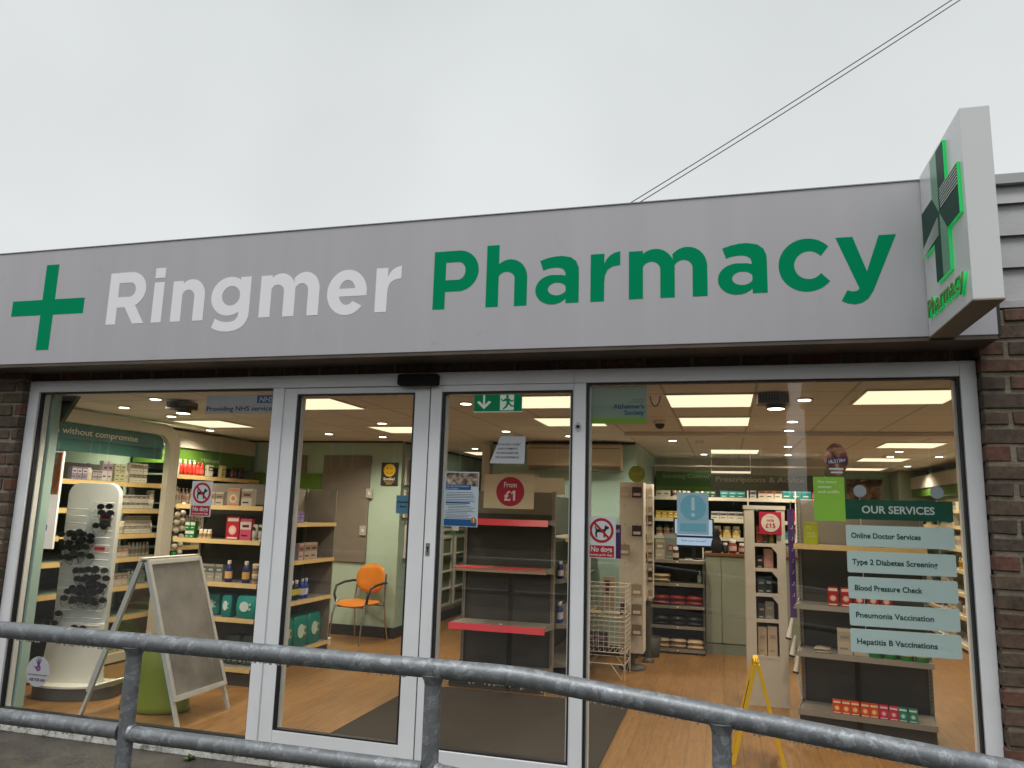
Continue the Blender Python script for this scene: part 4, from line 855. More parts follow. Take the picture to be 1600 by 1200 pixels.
# ---------------------------------------------------------------- shelving unit
def gondola(name, label, loc, rz, w, shelves, depth, back_h, lip, back_m, base_h=0.13, ends=(), slots=True, lips_h=0.035, upper=None, group=None, base_lip=None):
    """local frame: front at y=0 facing -Y, x from 0 to w, back panel at y=depth"""
    t = thing(name, label, 'shelf unit', loc, rz, group)
    B = lambda b, n, p=t, bev=0: b.build(n, p, rel=False, bevel=bev)
    b = MB(); b.box(0.02, w-0.02, depth, depth+0.012, base_h, back_h, back_m); B(b, 'back_panel')
    if upper: b = MB(); b.box(0.02, w-0.02, depth-0.006, depth-0.001, upper, back_h, GREYBR); B(b, 'upper_panel')
    for xs in (0.0, w-0.03):
        b = MB(); b.box(xs, xs+0.03, depth-0.022, depth+0.03, 0, back_h+0.01, STEEL_LT)
        if slots:
            z = 0.2
            while z < back_h-0.02: b.box(xs+0.009, xs+0.014, depth-0.0235, depth-0.0221, z, z+0.018, BLACK); z += 0.030
        B(b, 'upright')
    b = MB(); b.box(0.01, w-0.01, 0.03, depth-0.001, 0.0, base_h-0.03, STEEL_DK); B(b, 'plinth')
    for i, (z, inset, lm) in enumerate(shelves):
        b = MB(); b.box(0.008, w-0.008, inset, depth-0.023, z-0.022, z, STEEL_LT)
        for xs in (0.0, w-0.008): b.prism([(inset+0.03, z-0.03), (depth-0.023, z-0.055), (depth-0.023, z+0.02), (inset+0.03, z)], xs, xs+0.007, STEEL_LT, 'YZ')
        s_ = B(b, 'shelf')
        if lm == 'THIN':      # strip folded back on top of the shelf, pale metal lip below it
            e_ = MB(); e_.add([(0, inset-.004, z-.012), (w, inset-.004, z-.012), (w-.06, inset+.05, z+.012), (.03, inset+.05, z+.012), (0, inset-.004, z-.014), (w, inset-.004, z-.014)], [(0, 1, 2, 3), (4, 5, 1, 0)], PINK); e_.box(0, w, inset-.006, inset-.001, z-.036, z-.0145, mat('pale_metal_lip', (.5, .44, .34), .3, metal=.4)); e_.build('edge_strip', s_, rel=False)
        elif lm:
            e_ = MB(); e_.prism([(inset-0.004, z-lips_h), (inset-0.018 if lm is PINK else inset-0.004, z+0.002-lips_h), (inset-0.001, z+0.006), (inset-0.0001, z-lips_h+0.004)], 0.0, w, lm, 'YZ'); eo = e_.build('edge_strip', s_, rel=False)
    for k_ in ends:
        xs = -0.022 if k_ == 'L' else w+0.001
        b = MB(); b.box(xs, xs+0.02, 0.02, depth+0.01, 0, back_h, STEEL_LT); B(b, 'end_panel')
    return t
# ---------------------------------------------------------------- right gondola (behind the services sign)
RG = (0.70, 1.86, 0.0); rga = R(-10)
gondola('shelf_unit', 'dark shelf unit behind the services sign, with red boxes', RG, rga, 0.98, [(0.135, 0.0, STEEL_LT), (0.575, 0.03, STEEL_LT), (0.945, 0.03, STEEL_LT), (1.425, 0.05, WOODLIP)], 0.40, 1.80, None, STEEL_DK, upper=1.42)
def RGp(x, y, z): c_, s_ = math.cos(rga), math.sin(rga); return (RG[0]+x*c_-y*s_, RG[1]+x*s_+y*c_, z)
def rrow(kind, w, d, h, cols, n, x, y, z, lab, gap=1.08, group=None): row(kind, w, d, h, cols, n, RGp(x, y, z), (w*gap*math.cos(rga), w*gap*math.sin(rga)), rga, lab, group)
rrow('picture_carton', .062, .05, .098, ['#d8481c', '#f0d8c0', '#f2b040'], 5, 0.285, .06, .135, 'orange fruit tea box on the lowest shelf under the services sign', group='small tea boxes on the lowest shelf')
rrow('picture_carton', .062, .05, .098, ['#c81e4a', '#f0d0d8', '#e87890'], 2, 0.62, .06, .135, 'pink tea box on the lowest shelf under the services sign', group='small tea boxes on the lowest shelf')
rrow('picture_carton', .062, .05, .098, ['#1e8070', '#d0e8e0', '#7ab8a8'], 2, 0.754, .06, .135, 'teal tea box on the lowest shelf under the services sign', group='small tea boxes on the lowest shelf')
rrow('picture_carton', .078, .05, .150, ['#a81c1c', '#e0c8b8', '#d8a890'], 5, 0.285, .12, .945, 'tall red medicine box with a round mark behind the blood pressure board', gap=1.25, group='tall red boxes')
rrow('carton', .11, .06, .20, ['#b8ab98', '#a89a88', '#8a8078'], 2, 0.36, .14, .575, 'tall beige carton on the middle shelf left of the vaccination boards', group='tall beige cartons')
rrow('tub', .10, .10, .14, ['#1c7a34', '#c8a84a', '#d8b860'], 4, 0.58, .12, .575, 'green tub with a yellow lid partly behind the lowest services board', group='green tubs')
rrow('folded_pack', .13, .17, .018, ['#9a8f80', '#b0a595'], 1, 0.20, .12, .575, 'flat grey booklet, lower of two lying on the middle dark shelf')
rrow('folded_pack', .12, .16, .018, ['#a89c8c', '#b8ac9c'], 1, 0.19, .13, .595, 'flat grey booklet, upper of two lying on the middle dark shelf')
rrow('carton', .055, .05, .125, ['#3a2d72', '#20204a', '#8a80c0'], 2, 0.60, .14, 1.425, 'purple and navy carton on the pale top shelf left of the services sign', group='purple cartons')
t = thing('yellow_card_box', 'yellow green leaflet box standing on the pale top shelf left of the services sign', 'leaflet box', RGp(0.13, 0.16, 1.426), rga)
b = MB(); b.box(-.055, .055, -.03, .03, 0, .185, mat('yellow_green_card', (0.42, 0.47, 0.02), 0.5)); b.build('box', t, rel=False)
txt('P2', 0.032, mat('pale_yellow_print', (0.62, 0.66, 0.25), 0.5), (-0.012, -0.0312, 0.125), t, rel=False, w=0.04); b = MB()
for i in range(4): b.box(-.03, .035, -.0310, -.0301, .065+i*.012, .069+i*.012, MATS['pale_yellow_print'])
b.build('print_lines', t, rel=False)
# ---------------------------------------------------------------- end display with pink edges, and the run behind it
PG = (-2.37, 2.08, 0.0)
gondola('shelf_unit', 'empty dark shelf unit with pink shelf edges behind the right door leaf', PG, 0, 0.93, [(0.165, 0.0, PINK), (0.575, 0.0, PINK), (1.09, 0.03, 'THIN'), (1.545, 0.06, PINK)], 0.38, 1.82, None, STEEL_DK, upper=1.60, lips_h=0.055)
t2 = gondola('shelf_unit', 'long shelf unit facing right behind the pink edged one', (-1.30, 2.52, 0), R(90), 1.9, [(0.20, 0.0, WOODLIP), (0.56, 0.0, WOODLIP), (0.98, 0.03, None), (1.38, 0.05, WOODLIP)], 0.34, 1.80, None, STEEL_DK)
b = MB(); b.box(-2.02, -1.36, 2.47, 2.49, 1.80, 1.965, mat('cream_header_board', (0.62, 0.56, 0.44), 0.6)); tag(b.build('header_board'), 'cream header board sticking up behind the From £1 card', 'board')
fill('y', 2.6, 4.3, -1.42, 0.56, R(90), [('bottle', .06, .05, .20, ['#203a90', '#c8c8d8', '#e0e0e0'], 2, 'blue bottle'), .1, ('carton', .08, .06, .14, ['#b8b0a0', '#a09080', '#8a5a50'], 4, 'beige carton'), .15, ('tub', .08, .08, .09, ['#c8c0b0', '#907868', '#d8d0c8'], 4, 'cream tub')], 'on the side run behind the pink edged shelves, middle shelf', 'products on the run behind the pink shelves')
fill('y', 2.6, 4.3, -1.42, 0.98, R(90), [('bottle', .05, .05, .17, ['#1c3c88', '#d0d0e0', '#e8e8e8'], 2, 'slim blue bottle'), .1, ('carton', .07, .05, .12, ['#c8bca8', '#b09880', '#806050'], 5, 'small cream carton')], 'on the side run behind the pink edged shelves, upper shelf', 'products on the upper side run')
t = thing('price_card', 'cream From £1 card with a red circle above the pink edged shelves', 'price card', (-1.80, 2.06, 1.65))
sheet(t, -2.06, -1.565, 1.652, 1.975, mat('cream_card', (0.66, 0.58, 0.42), 0.6), 2.06, 0.004)
b = MB(); b.prism(disc(-1.797, 1.812, 0.138, 44), 2.0565, 2.0595, mat('crimson_print', (0.42, 0.008, 0.05), 0.45)); b.build('red_circle', t)
txt('From', 0.052, PAPER, (-1.797, 2.0560, 1.852), t, off=0.015, w=0.125, ext=.0005); txt('£', 0.092, PAPER, (-1.825, 2.0560, 1.728), t, off=0.035, w=0.065, ext=.0005); b = MB(); b.prism([(-1.767, 1.728), (-1.747, 1.728), (-1.747, 1.822), (-1.763, 1.822), (-1.785, 1.806), (-1.785, 1.786), (-1.767, 1.798)], 2.0555, 2.0565, PAPER); b.build('digit', t)
b = MB(); b.box(-2.36, -2.30, 2.055, 2.06, 1.43, 1.475, PAPER); tag(b.build('price_label'), 'small white shelf label on the left upright of the pink edged unit', 'label')
b = MB(); b.lathe([(0.012, 0), (0.012, 0.01)], CREAM if False else WHITEP, (-1.86, 2.075, 0.585), 10); tag(b.build('round_tag'), 'tiny cream round tag on the lower pink shelf edge', 'tag')
# ---------------------------------------------------------------- left gondola: end facing the window, run facing right
gondola('shelf_unit', 'shelf unit with pale wood edges facing the window behind the A board', (-4.93, 1.33, 0), 0, 0.95, [(0.155, 0.0, WOODLIP), (0.585, 0.0, WOODLIP), (0.895, 0.0, WOODLIP), (1.285, 0.0, WOODLIP), (1.60, 0.0, WOODLIP)], 0.40, 1.82, None, STEEL_DK, upper=1.62)
gondola('shelf_unit', 'shelf unit facing right seen through the left door leaf, with nappy packs', (-4.12, 1.86, 0), R(90), 1.15, [(0.15, 0.0, WOODLIP), (0.64, 0.0, WOODLIP), (1.05, 0.0, WOODLIP), (1.435, 0.0, WOODLIP)], 0.40, 1.80, None, STEEL_DK, ends=('R',), upper=1.45)
ga = 'on the unit behind the A board'; gy = 1.42
fill('x', -4.55, -4.0, gy, 1.60, 0, [.45], ga, 'x')
fill('x', -4.40, -3.99, gy, 1.285, 0, [('picture_carton', .145, .06, .215, ['#b01c2c', '#e8c8c0', '#e8b0a8'], 1, 'red and pink gift carton'), ('carton', .12, .05, .20, ['#c8506a', '#d8c0b8', '#402030'], 1, 'crimson carton'), ], ga+', fourth shelf up', 'g')
fill('x', -4.27+.14, -3.98, gy, 1.285, 0, [('tube', .062, .05, .15, ['#c8c0b0', '#28261f', '#b8b0a0'], 4, 'white tube with a black round mark')], 'on the fourth shelf behind the A board', 'white tubes with black marks')
fill('x', -4.42, -3.98, gy, 1.60-.0, 0, [('picture_carton', .13, .06, .17, ['#b0a088', '#c87850', '#d8c8b0'], 1, 'beige gift carton with an orange picture'), .02, ('carton', .12, .06, .165, ['#c0b8a8', '#988070', '#402a20'], 1, 'pale carton with a dark slot')], ga+', top shelf', 'g')
fill('x', -4.38, -3.98, gy, .895, 0, [('bottle', .072, .05, .20, ['#12205e', '#d8a860', '#d8d0c0'], 1, 'navy sun lotion bottle, left of two'), .10, ('bottle', .078, .05, .20, ['#141f58', '#c89850', '#d0c8b8'], 1, 'navy sun lotion bottle, right of two'), .03, ('tub', .065, .06, .09, ['#a89880', '#806048', '#c8b898'], 2, 'small brown tub')], ga+', third shelf', 'small brown tubs on the third shelf')
fill('x', -4.36, -3.98, gy, .585, 0, [('soft_pack', .10, .10, .20, ['#0c8078', '#d0e0e0', '#c8d8d8'], 1, 'narrow teal nappy pack'), .06, ('soft_pack', .20, .12, .205, ['#0a8a80', '#c8dcd8', '#b8ccc8'], 1, 'wide teal nappy pack with pale dots')], ga+', second shelf', 'g')
fill('x', -4.86, -4.45, gy, 1.285, 0, [('carton', .05, .05, .08, ['#2c7a3c', '#c8d0c0', '#e0e0d8'], 2, 'low green carton'), .04, ('pill_bottle', .045, .04, .09, ['#d8c8a8', '#a08050', '#e8e0d0'], 3, 'small amber and cream jar')], 'left end of the window facing shelves behind the A board', 'small items at the left end')
gb = 'seen through the left door leaf'
fill('y', 2.12, 2.95, -4.22, 1.435, R(90), [('carton', .075, .05, .115, ['#8a78a8', '#7868a0', '#b8a8c8'], 4, 'lilac carton')], gb+', top shelf', 'lilac cartons')
fill('y', 2.12, 2.95, -4.22, 1.05, R(90), [('bottle', .06, .05, .17, ['#b8d0c8', '#d0d8d0', '#e0e8e0'], 1, 'pale green bottle'), .06, ('bottle', .09, .06, .22, ['#1c50a0', '#2868b8', '#c0c8d0'], 1, 'tall blue bottle'), .03, ('carton', .10, .06, .17, ['#c0a8a0', '#a87878', '#604848'], 1, 'pale pink carton'), ('carton', .13, .06, .175, ['#b8a898', '#a08878', '#48403c'], 2, 'cream carton')], gb+', second shelf down', 'cream cartons on second shelf')
fill('y', 2.12, 2.95, -4.22, .64, R(90), [('pill_bottle', .07, .06, .11, ['#988a40', '#c8b850', '#403c20'], 1, 'olive jar'), ('bottle', .085, .05, .20, ['#101c4c', '#203070', '#c0c0c8'], 3, 'dark navy bottle'), .03, ('bottle', .07, .05, .21, ['#1840a0', '#c8c8d8', '#a8b8d8'], 2, 'bright blue bottle')], gb+', third shelf down', 'navy bottles')
fill('x', -4.90, -4.44, 1.50, .895, 0, [('bottle', .06, .05, .18, ['#b8a890', '#a08870', '#d0c8b8'], 3, 'tan bottle'), ('carton', .08, .05, .15, ['#a8a090', '#5c6c64', '#c8c0b0'], 3, 'grey green carton')], 'left half of the third shelf, behind the A board', 'stock left half third shelf')
fill('x', -4.90, -4.42, 1.50, .585, 0, [('soft_pack', .15, .12, .19, ['#0c8078', '#c8dcd8', '#b8ccc8'], 3, 'teal nappy pack')], 'left half of the second shelf, behind the A board', 'nappy packs left half')
fill('x', -4.90, -4.44, 1.50, 1.60, 0, [('carton', .09, .05, .13, ['#b8ac9c', '#8c7c70', '#5c4c44'], 4, 'sand coloured carton')], 'left half of the top shelf, behind the A board', 'cartons left half top shelf')
fill('x', -4.36, -3.99, 1.53, .155, 0, [('soft_pack', .17, .14, .26, ['#3c4c48', '#708880', '#a0b0a8'], 2, 'dark grey green pack')], 'lowest shelf behind the A board', 'dark packs lowest shelf')
b = MB(); b.box(-4.17, -4.165, 2.25, 2.42, 0.70, 0.76, mat('yellow_offer', (0.5, 0.42, 0.05), 0.5)); tag(b.build('offer_card'), 'small yellow offer card in front of the navy bottles', 'card')
fill('y', 2.08, 2.95, -4.25, .15, R(90), [('soft_pack', .26, .16, .32, ['#0a7a70', '#b8d0c8', '#c8a890'], 3, 'big teal nappy pack')], gb+', lowest shelf', 'big teal nappy packs')
# leaflet rack hooked on the far end of that unit
t = thing('leaflet_rack', 'tall narrow wire leaflet rack between the left shelves and the orange chair', 'rack', (-4.45, 3.20, 0))
b = MB()
for x_ in (-4.49, -4.36): b.tube([(x_, 3.2, 0.02), (x_, 3.2, 1.55)], 0.006, ALU)
for i in range(9): b.tube([(-4.49, 3.2, .2+.16*i), (-4.49, 3.10, .16+.16*i), (-4.36, 3.10, .16+.16*i), (-4.36, 3.2, .2+.16*i)], 0.004, ALU)
b.build('wire_frame', t)
for i in range(5):
    b = MB(); b.box(-4.48, -4.37, 3.12, 3.14, .36+.22*i, .50+.22*i, pm(['#8a8478', '#4a6a70', '#a89c88', '#706458', '#3c5a50'][i])); b.build('leaflet', t)
b = MB(); b.prism(rrect(-4.62, -4.34, 3.28, 3.50, 0.04), 0.0, 0.09, WHITEP, 'XY'); tag(b.build('floor_tray'), 'low white tray on the floor left of the orange chair', 'tray')

# ---------------------------------------------------------------- left wall shelving (facing right)
def wall_bay(name, label, y0, y1, shelves, header, hz, xb=-6.45, xf=-5.95, backm=STEEL_DK, hm=GREENH, lip=WOODLIP, top=2.0, group=None):
    t = thing(name, label, 'shelf unit', (xb, y0, 0), 0, group)
    b = MB(); b.box(xb, xb+.015, y0+.004, y1-.004, 0.06, top, backm); b.build('back_panel', t)
    b = MB(); b.box(xb+.016, xf-.02, y0+.01, y1-.01, 0, .1, STEEL_DK); b.build('plinth', t)
    for z in shelves:
        b = MB(); b.box(xb+.016, xf, y0+.006, y1-.006, z-.018, z, mat('glass_green_shelf', (0.16, 0.24, 0.17), 0.3)); s_ = b.build('shelf', t)
        e_ = MB(); e_.box(xf+.0005, xf+.010, y0+.004, y1-.004, z-.050, z-.004, lip); e_.build('edge_strip', s_)
    if header:
        b = MB(); b.box(xb+.016, xf-.12, y0+.002, y1-.002, hz[0], hz[1], hm); h_ = b.build('header', t)
        if header != '-': txt(header, 0.05, mat('header_text', (0.45, 0.55, 0.40), 0.5), (xf-.119, (y0+y1)/2, hz[0]+.06), h_, face='+X', w=0.34)
    return t
wall_bay('wall_shelf', 'left wall shelves with the Haircare header, in the back left corner', 2.36, 4.15, [0.12, 0.50, 0.85, 1.12, 1.34, 1.61, 1.94], 'Haircare', (2.06, 2.26), hm=GREENH)
b = MB(); b.box(-6.44, -6.04, 2.37, 4.15, 2.262, 2.455, BEIGE); struct(b.build('wall_soffit_box'))
wall_bay('wall_shelf', 'left wall shelves inside the white rounded frame with jars and bottles', 0.35, 2.26, [0.12, 0.45, 0.75, 1.04, 1.28, 1.54, 1.815], None, (2.1, 2.2), xf=-5.86)
tl = thing('framed_header', 'teal header reading without compromise on the left wall', 'header sign', (-6.02, 1.2, 2.18))
b = MB(); b.box(-5.88, -5.835, 0.30, 2.14, 2.192, 2.345, TEALH); b.build('header_panel', tl)
b = MB(); b.box(-5.89, -5.845, 0.30, 2.14, 2.08, 2.1915, mat('teal_dark_strip', (0.05, 0.16, 0.15), 0.4)); b.build('lower_strip', tl)
txt('n without compromise', 0.062, mat('cream_text', (0.85, 0.85, 0.76), 0.5), (-5.834, 0.69, 2.238), tl, face='+X', align='LEFT', w=1.04, off=.008)
t = thing('rounded_frame', 'big white frame with rounded corners round the left wall shelves', 'frame', (-5.85, 1.2, 0.1))
b = MB(); o_ = rrect(-0.20, 2.315, 0.02, 2.462, 0.26, 10); i_ = rrect(-0.08, 2.155, 0.10, 2.346, 0.17, 10)
b.ring(o_, i_, -5.83, -5.765, mat('gloss_cream', (0.66, 0.62, 0.54), 0.3), 'YZ', closed=True); b.build('frame_moulding', t)
WL = 'inside the rounded frame'
whites = ['#cfc9bd', '#d8d4cc', '#c8c0b2']
for z, zz_ in ((1.815, 'top shelf'), (1.54, 'second shelf'), (1.28, 'third shelf'), (1.04, 'fourth shelf'), (0.75, 'fifth shelf')):
    sp = {1.815: [.55, ('carton', .06, .05, .12, ['#8a8090', '#c0b8c0', '#503c58'], 3, 'lilac grey carton'), ('pump_bottle', .07, .06, .17, ['#d0c8b8', '#c8c0b0', '#28306a'], 1, 'cream bottle with a blue cap'), ('carton', .055, .05, .05, ['#b0a8a8', '#88808c', '#403848'], 2, 'small grey carton'), ('carton', .06, .05, .20, ['#c8c0c0', '#9a8a98', '#58485c'], 2, 'tall mauve carton'), .03, ('carton', .07, .05, .09, ['#b8b898', '#c8c4a8', '#606048'], 2, 'olive cream carton'), ('pump_bottle', .06, .05, .16, ['#d0c8b4', '#c0b8a4', '#d8d0c0'], 1, 'cream pump bottle'), ('carton', .06, .05, .10, ['#d0c8b8', '#6a6460', '#a09080'], 4, 'white carton with a dark label')],
          1.54: [.95, ('tub', .07, .06, .08, ['#cfc8b8', '#b8b0a0', '#d8d4cc'], 3, 'cream jar'), ('carton', .07, .05, .07, ['#cfc9bd', '#5a5450', '#b8b0a0'], 6, 'low white carton'), ('tub', .08, .07, .10, ['#c8c0b0', '#b0a898', '#d8d0c4'], 5, 'large cream jar')],
          1.28: [.95, ('pump_bottle', .07, .06, .15, ['#d8ccb0', '#c8bca0', '#e0d8c8'], 2, 'cream pump bottle'), ('tub', .10, .08, .13, ['#c8bca0', '#a89c88', '#d8ccb4'], 2, 'wide cream tub'), ('carton', .07, .05, .09, ['#d0c8b8', '#888078', '#b0a898'], 5, 'white carton'), ('bottle', .05, .04, .13, ['#c8c0b0', '#a89890', '#e0d8d0'], 4, 'slim white bottle')],
          1.04: [.85, ('carton', .05, .05, .12, ['#2c5868', '#487888', '#b0c0c0'], 4, 'dark teal carton'), ('carton', .08, .05, .11, ['#c0a898', '#a88870', '#d8c8b8'], 4, 'peach carton'), ('bottle', .05, .04, .14, ['#a8a090', '#887c6c', '#c8c0b0'], 6, 'beige bottle')],
          0.75: [.75, ('bottle', .05, .05, .13, ['#2a4a70', '#4a6a90', '#b8c0c8'], 5, 'navy bottle'), ('carton', .08, .05, .12, ['#b8a898', '#988878', '#c8b8a8'], 5, 'tan carton'), ('bottle', .05, .05, .13, ['#98a090', '#788878', '#c0c8b8'], 5, 'grey green bottle')]}[z]
    fill('y', 0.48, 2.2, -5.95, z, R(90), sp, WL+', '+zz_, 'products on the framed shelves, '+zz_)
HL = 'on the Haircare shelves'
for z, zz_ in ((1.94, 'top shelf'), (1.61, 'second shelf'), (1.34, 'third shelf'), (1.12, 'fourth shelf'), (0.85, 'fifth shelf')):
    sp = {1.94: [.04, ('carton', .09, .06, .17, ['#b8aca0', '#a89888', '#706050'], 2, 'beige carton'), ('pump_bottle', .075, .06, .19, ['#a82018', '#c03020', '#d8d0c8'], 4, 'red pump bottle'), ('bottle', .07, .05, .16, ['#b8281c', '#d05040', '#a81c14'], 2, 'red bottle'), .06, ('carton', .09, .05, .14, ['#b8b0a0', '#383430', '#d0c8b8'], 1, 'cream carton with a black picture'), .16, ('carton', .08, .05, .15, ['#b0a070', '#c0b088', '#605030'], 1, 'yellow cream carton'), .14, ('bottle', .05, .04, .14, ['#5a3c34', '#705048', '#302420'], 2, 'dark brown bottle'), .06, ('bottle', .05, .04, .15, ['#302428', '#503c40', '#201818'], 2, 'black bottle')],
          1.61: [.02, ('bottle', .06, .05, .19, ['#c8b8a8', '#a88c88', '#d8ccc0'], 4, 'pale pink bottle'), ('pump_bottle', .06, .05, .18, ['#c8b0a8', '#b08880', '#e0d0c8'], 3, 'rose pump bottle'), ('bottle', .06, .05, .17, ['#b8a898', '#988070', '#d0c0b0'], 8, 'tan bottle')],
          1.34: [.05, ('tub', .07, .06, .06, ['#c0b8a8', '#807060', '#d0c8b8'], 3, 'low cream jar'), ('bottle', .05, .05, .13, ['#a89880', '#887460', '#c0b098'], 6, 'beige bottle'), ('carton', .07, .05, .12, ['#a88c78', '#c0a890', '#705848'], 6, 'brown carton')],
          1.12: [.05, ('tube', .06, .05, .13, ['#b8a890', '#786450', '#c8b8a0'], 4, 'beige tube'), ('carton', .12, .05, .04, ['#3c6a3c', '#507850', '#a0b098'], 2, 'flat green carton'), ('carton', .08, .05, .11, ['#b0a490', '#94846c', '#5c5040'], 6, 'sand carton')],
          0.85: [.05, ('bottle', .05, .05, .06, ['#c86010', '#d88020', '#e0a040'], 3, 'tiny orange bottle'), .2, ('carton', .10, .05, .12, ['#988c78', '#b0a490', '#585040'], 8, 'grey carton')]}[z]
    fill('y', 2.40, 4.1, -6.03, z, R(90), sp, HL+', '+zz_, 'products on the Haircare shelves, '+zz_)
# green and white spheres column by the frame: two hanging strips of caps
t = thing('tester_strip', 'vertical strip of round white and green tester caps beside the rounded frame', 'display strip', (-5.78, 2.45, 0.5))
for i in range(12):
    b = MB(); zc = 0.62+i*0.088; b.lathe([(0.004, -.033), (.022, -.026), (.034, 0), (.022, .026), (.004, .033)], pm('#1c7a44' if i < 6 else '#c8beb0', .25), (-5.78, 2.40, zc-.02), 14); b.build('tester_cap', t)
    b = MB(); b.lathe([(0.004, -.033), (.022, -.026), (.034, 0), (.022, .026), (.004, .033)], pm('#c8beb0', .25), (-5.78, 2.49, zc), 14); b.build('tester_cap', t)
b = MB(); b.box(-5.83, -5.815, 2.36, 2.53, .55, 1.70, ACRYL); b.build('backing', t)
# lit beauty poster and mint pilaster at the far left
t = thing('lit_poster', 'narrow lit poster of a face behind the mint post at the far left', 'poster', (-5.9, 0.15, 1.0))
b = MB(); b.box(-6.02, -5.62, 0.62, 0.64, 1.18, 2.05, mat('lightbox_white', (0.7, 0.68, 0.64), 0.4, emit=0.35, ecol=(1, .93, .85))); b.build('light_box', t)
b = MB(); b.box(-6.02, -5.625, 0.612, 0.618, 1.66, 2.04, photo_mat('face_print', ['#a85838', '#c89078', '#e8d8c8', '#e8e0d8'], 3, 1)); b.build('face_picture', t)
b = MB(); b.box(-5.80, -5.70, 0.612, 0.618, 1.34, 1.39, mat('violet_mark', (0.12, 0.10, 0.5), 0.4)); b.build('violet_mark', t)
b = MB(); b.box(-5.30, -5.198, 0.060, 0.135, 0.0, 2.4835, mat('mint_post', (0.34, 0.48, 0.42), 0.5)); struct(b.build('wall_post'))
b = MB(); b.prism([(-5.62, 2.4835), (-5.07, 2.4835), (-5.215, 2.26), (-5.62, 2.02)], 0.16, 0.20, mat('dark_green_blind', (0.03, 0.055, 0.035), 0.5)); tag(b.build('window_blind'), 'dark green blind end at the top left corner of the left window', 'blind')

# ---------------------------------------------------------------- glasses display stand
DX, DY = -5.11, 0.52
t = thing('glasses_stand', 'tall white stand with rounded top holding hooks of dark glasses', 'display stand', (DX, DY, 0), R(14))
DW = mat('grey_white_stand', (0.62, 0.64, 0.60), 0.35, var=0.03, vscale=3)
B = lambda b, n, bev=0, p=None: b.build(n, p or t, rel=False, bevel=bev)
b = MB(); w_ = 0.225
pts = [(-w_, 0.16), (w_, 0.16)]+arc(w_-0.11, 1.66, 0.11, 0.11, 0, 90, 8)+arc(-w_+0.11, 1.66, 0.11, 0.11, 90, 180, 8)
b.prism(pts, -0.03, 0.03, DW); B(b, 'panel', 0.008)
b = MB()
prof = [(-.30, .10), (.30, .10), (.27, .16), (.245, .40), (.228, .60), (-.228, .60), (-.245, .40), (-.28, .16)]
b.prism(prof, -0.052, -0.031, mat('cream_flare', (0.74, 0.71, 0.62), 0.35)); B(b, 'flared_front', 0.006)
b = MB(); b.prism([(x_, y_) for x_, y_ in arc(0, 0.02, .34, .20, 180, 360, 20)]+[(.34, .15), (-.34, .15)], 0.0, 0.10, mat('dark_grey_base', (0.09, 0.09, 0.085), 0.5), 'XY'); B(b, 'base', 0.006)
b = MB(); b.prism([(x_, y_) for x_, y_ in arc(0, 0.02, .35, .21, 180, 360, 20)]+[(.35, .16), (-.35, .16)], 0.10, 0.118, MATS['cream_flare'], 'XY'); B(b, 'base_cap', 0.003)
rng = random.Random(8)
b = MB()
for i in range(19):
    z = 0.52+i*0.060
    for s in (-1, 1):
        x0 = s*rng.uniform(.03, .05); x1 = s*.190
        if rng.random() < .9: b.tube([(x0, -.033, z), (x0, -.060, z+.004), (x1, -.060, z+.004+rng.uniform(-.004, .004)), (x1, -.033, z)], .0034, WHITEP, n=6)
B(b, 'hooks')
LENS = mat('dark_lens', (0.008, 0.008, 0.009), 0.3, spec=.3)
def glasses(x, z, a=0, s=1.0, m=LENS):
    g2 = MB()
    for sx in (-1, 1):
        cx = x+sx*.032*s; g2.ring(arc(cx, z, .029*s, .022*s, 0, 360, 14), arc(cx, z, .023*s, .017*s, 0, 360, 14), -.084, -.079, BLACK); g2.prism(disc(cx, z, .0235*s, 12, .0172*s), -.083, -.080, m)
        g2.tube([(x+sx*.060*s, -.081, z+.008), (x+sx*.062*s, -.075, z-.01), (x+sx*.045*s, -.064, z-.055*s), (x+sx*.02*s, -.062, z-.065*s)], .0022, BLACK, n=5)
    g2.box(x-.008*s, x+.008*s, -.084, -.080, z+.003, z+.008, BLACK)
    o = g2.build('sunglasses', None); o.parent = t; return o
k_ = 0
for i in range(19):
    z = 0.55+i*.06
    if 10 <= i <= 14: cand = [-.16, -.11, -.05, 0.0] if i < 14 else [.12]
    elif 4 <= i <= 8: cand = [-.01, .05, .10, .15] if i > 5 else [-.08, -.02, .04, .09, .13]
    elif i in (16, 17): cand = [.14]
    elif 0 <= i <= 2: cand = [-.18] if i else [-.17, .03]
    else: cand = []
    for x in cand:
        o = glasses(0, 0, s=1.12); o.location = (x+rng.uniform(-.01, .01), rng.uniform(-.02, .01), z+rng.uniform(-.01, .01)); o.rotation_euler = (rng.uniform(-.2, .2), rng.uniform(-.2, .2), rng.uniform(-.3, .3)); k_ += 1
b = MB(); b.box(.10, .20, -.075, -.070, 1.40, 1.52, CHROME); b.box(.11, .19, -.078, -.0755, 1.41, 1.455, BLACK); b.box(.11, .19, -.078, -.0755, 1.465, 1.51, mat('dark_wine', (0.12, 0.01, 0.02), 0.3)); B(b, 'glasses_case')
b = MB(); b.box(.08, .17, -.07, -.065, 1.20, 1.23, mat('red_tag', (0.45, 0.03, 0.03), 0.4)); B(b, 'red_tag')
b = MB(); b.box(.10, .125, -.07, -.066, .98, 1.08, WHITEP); B(b, 'price_tag')

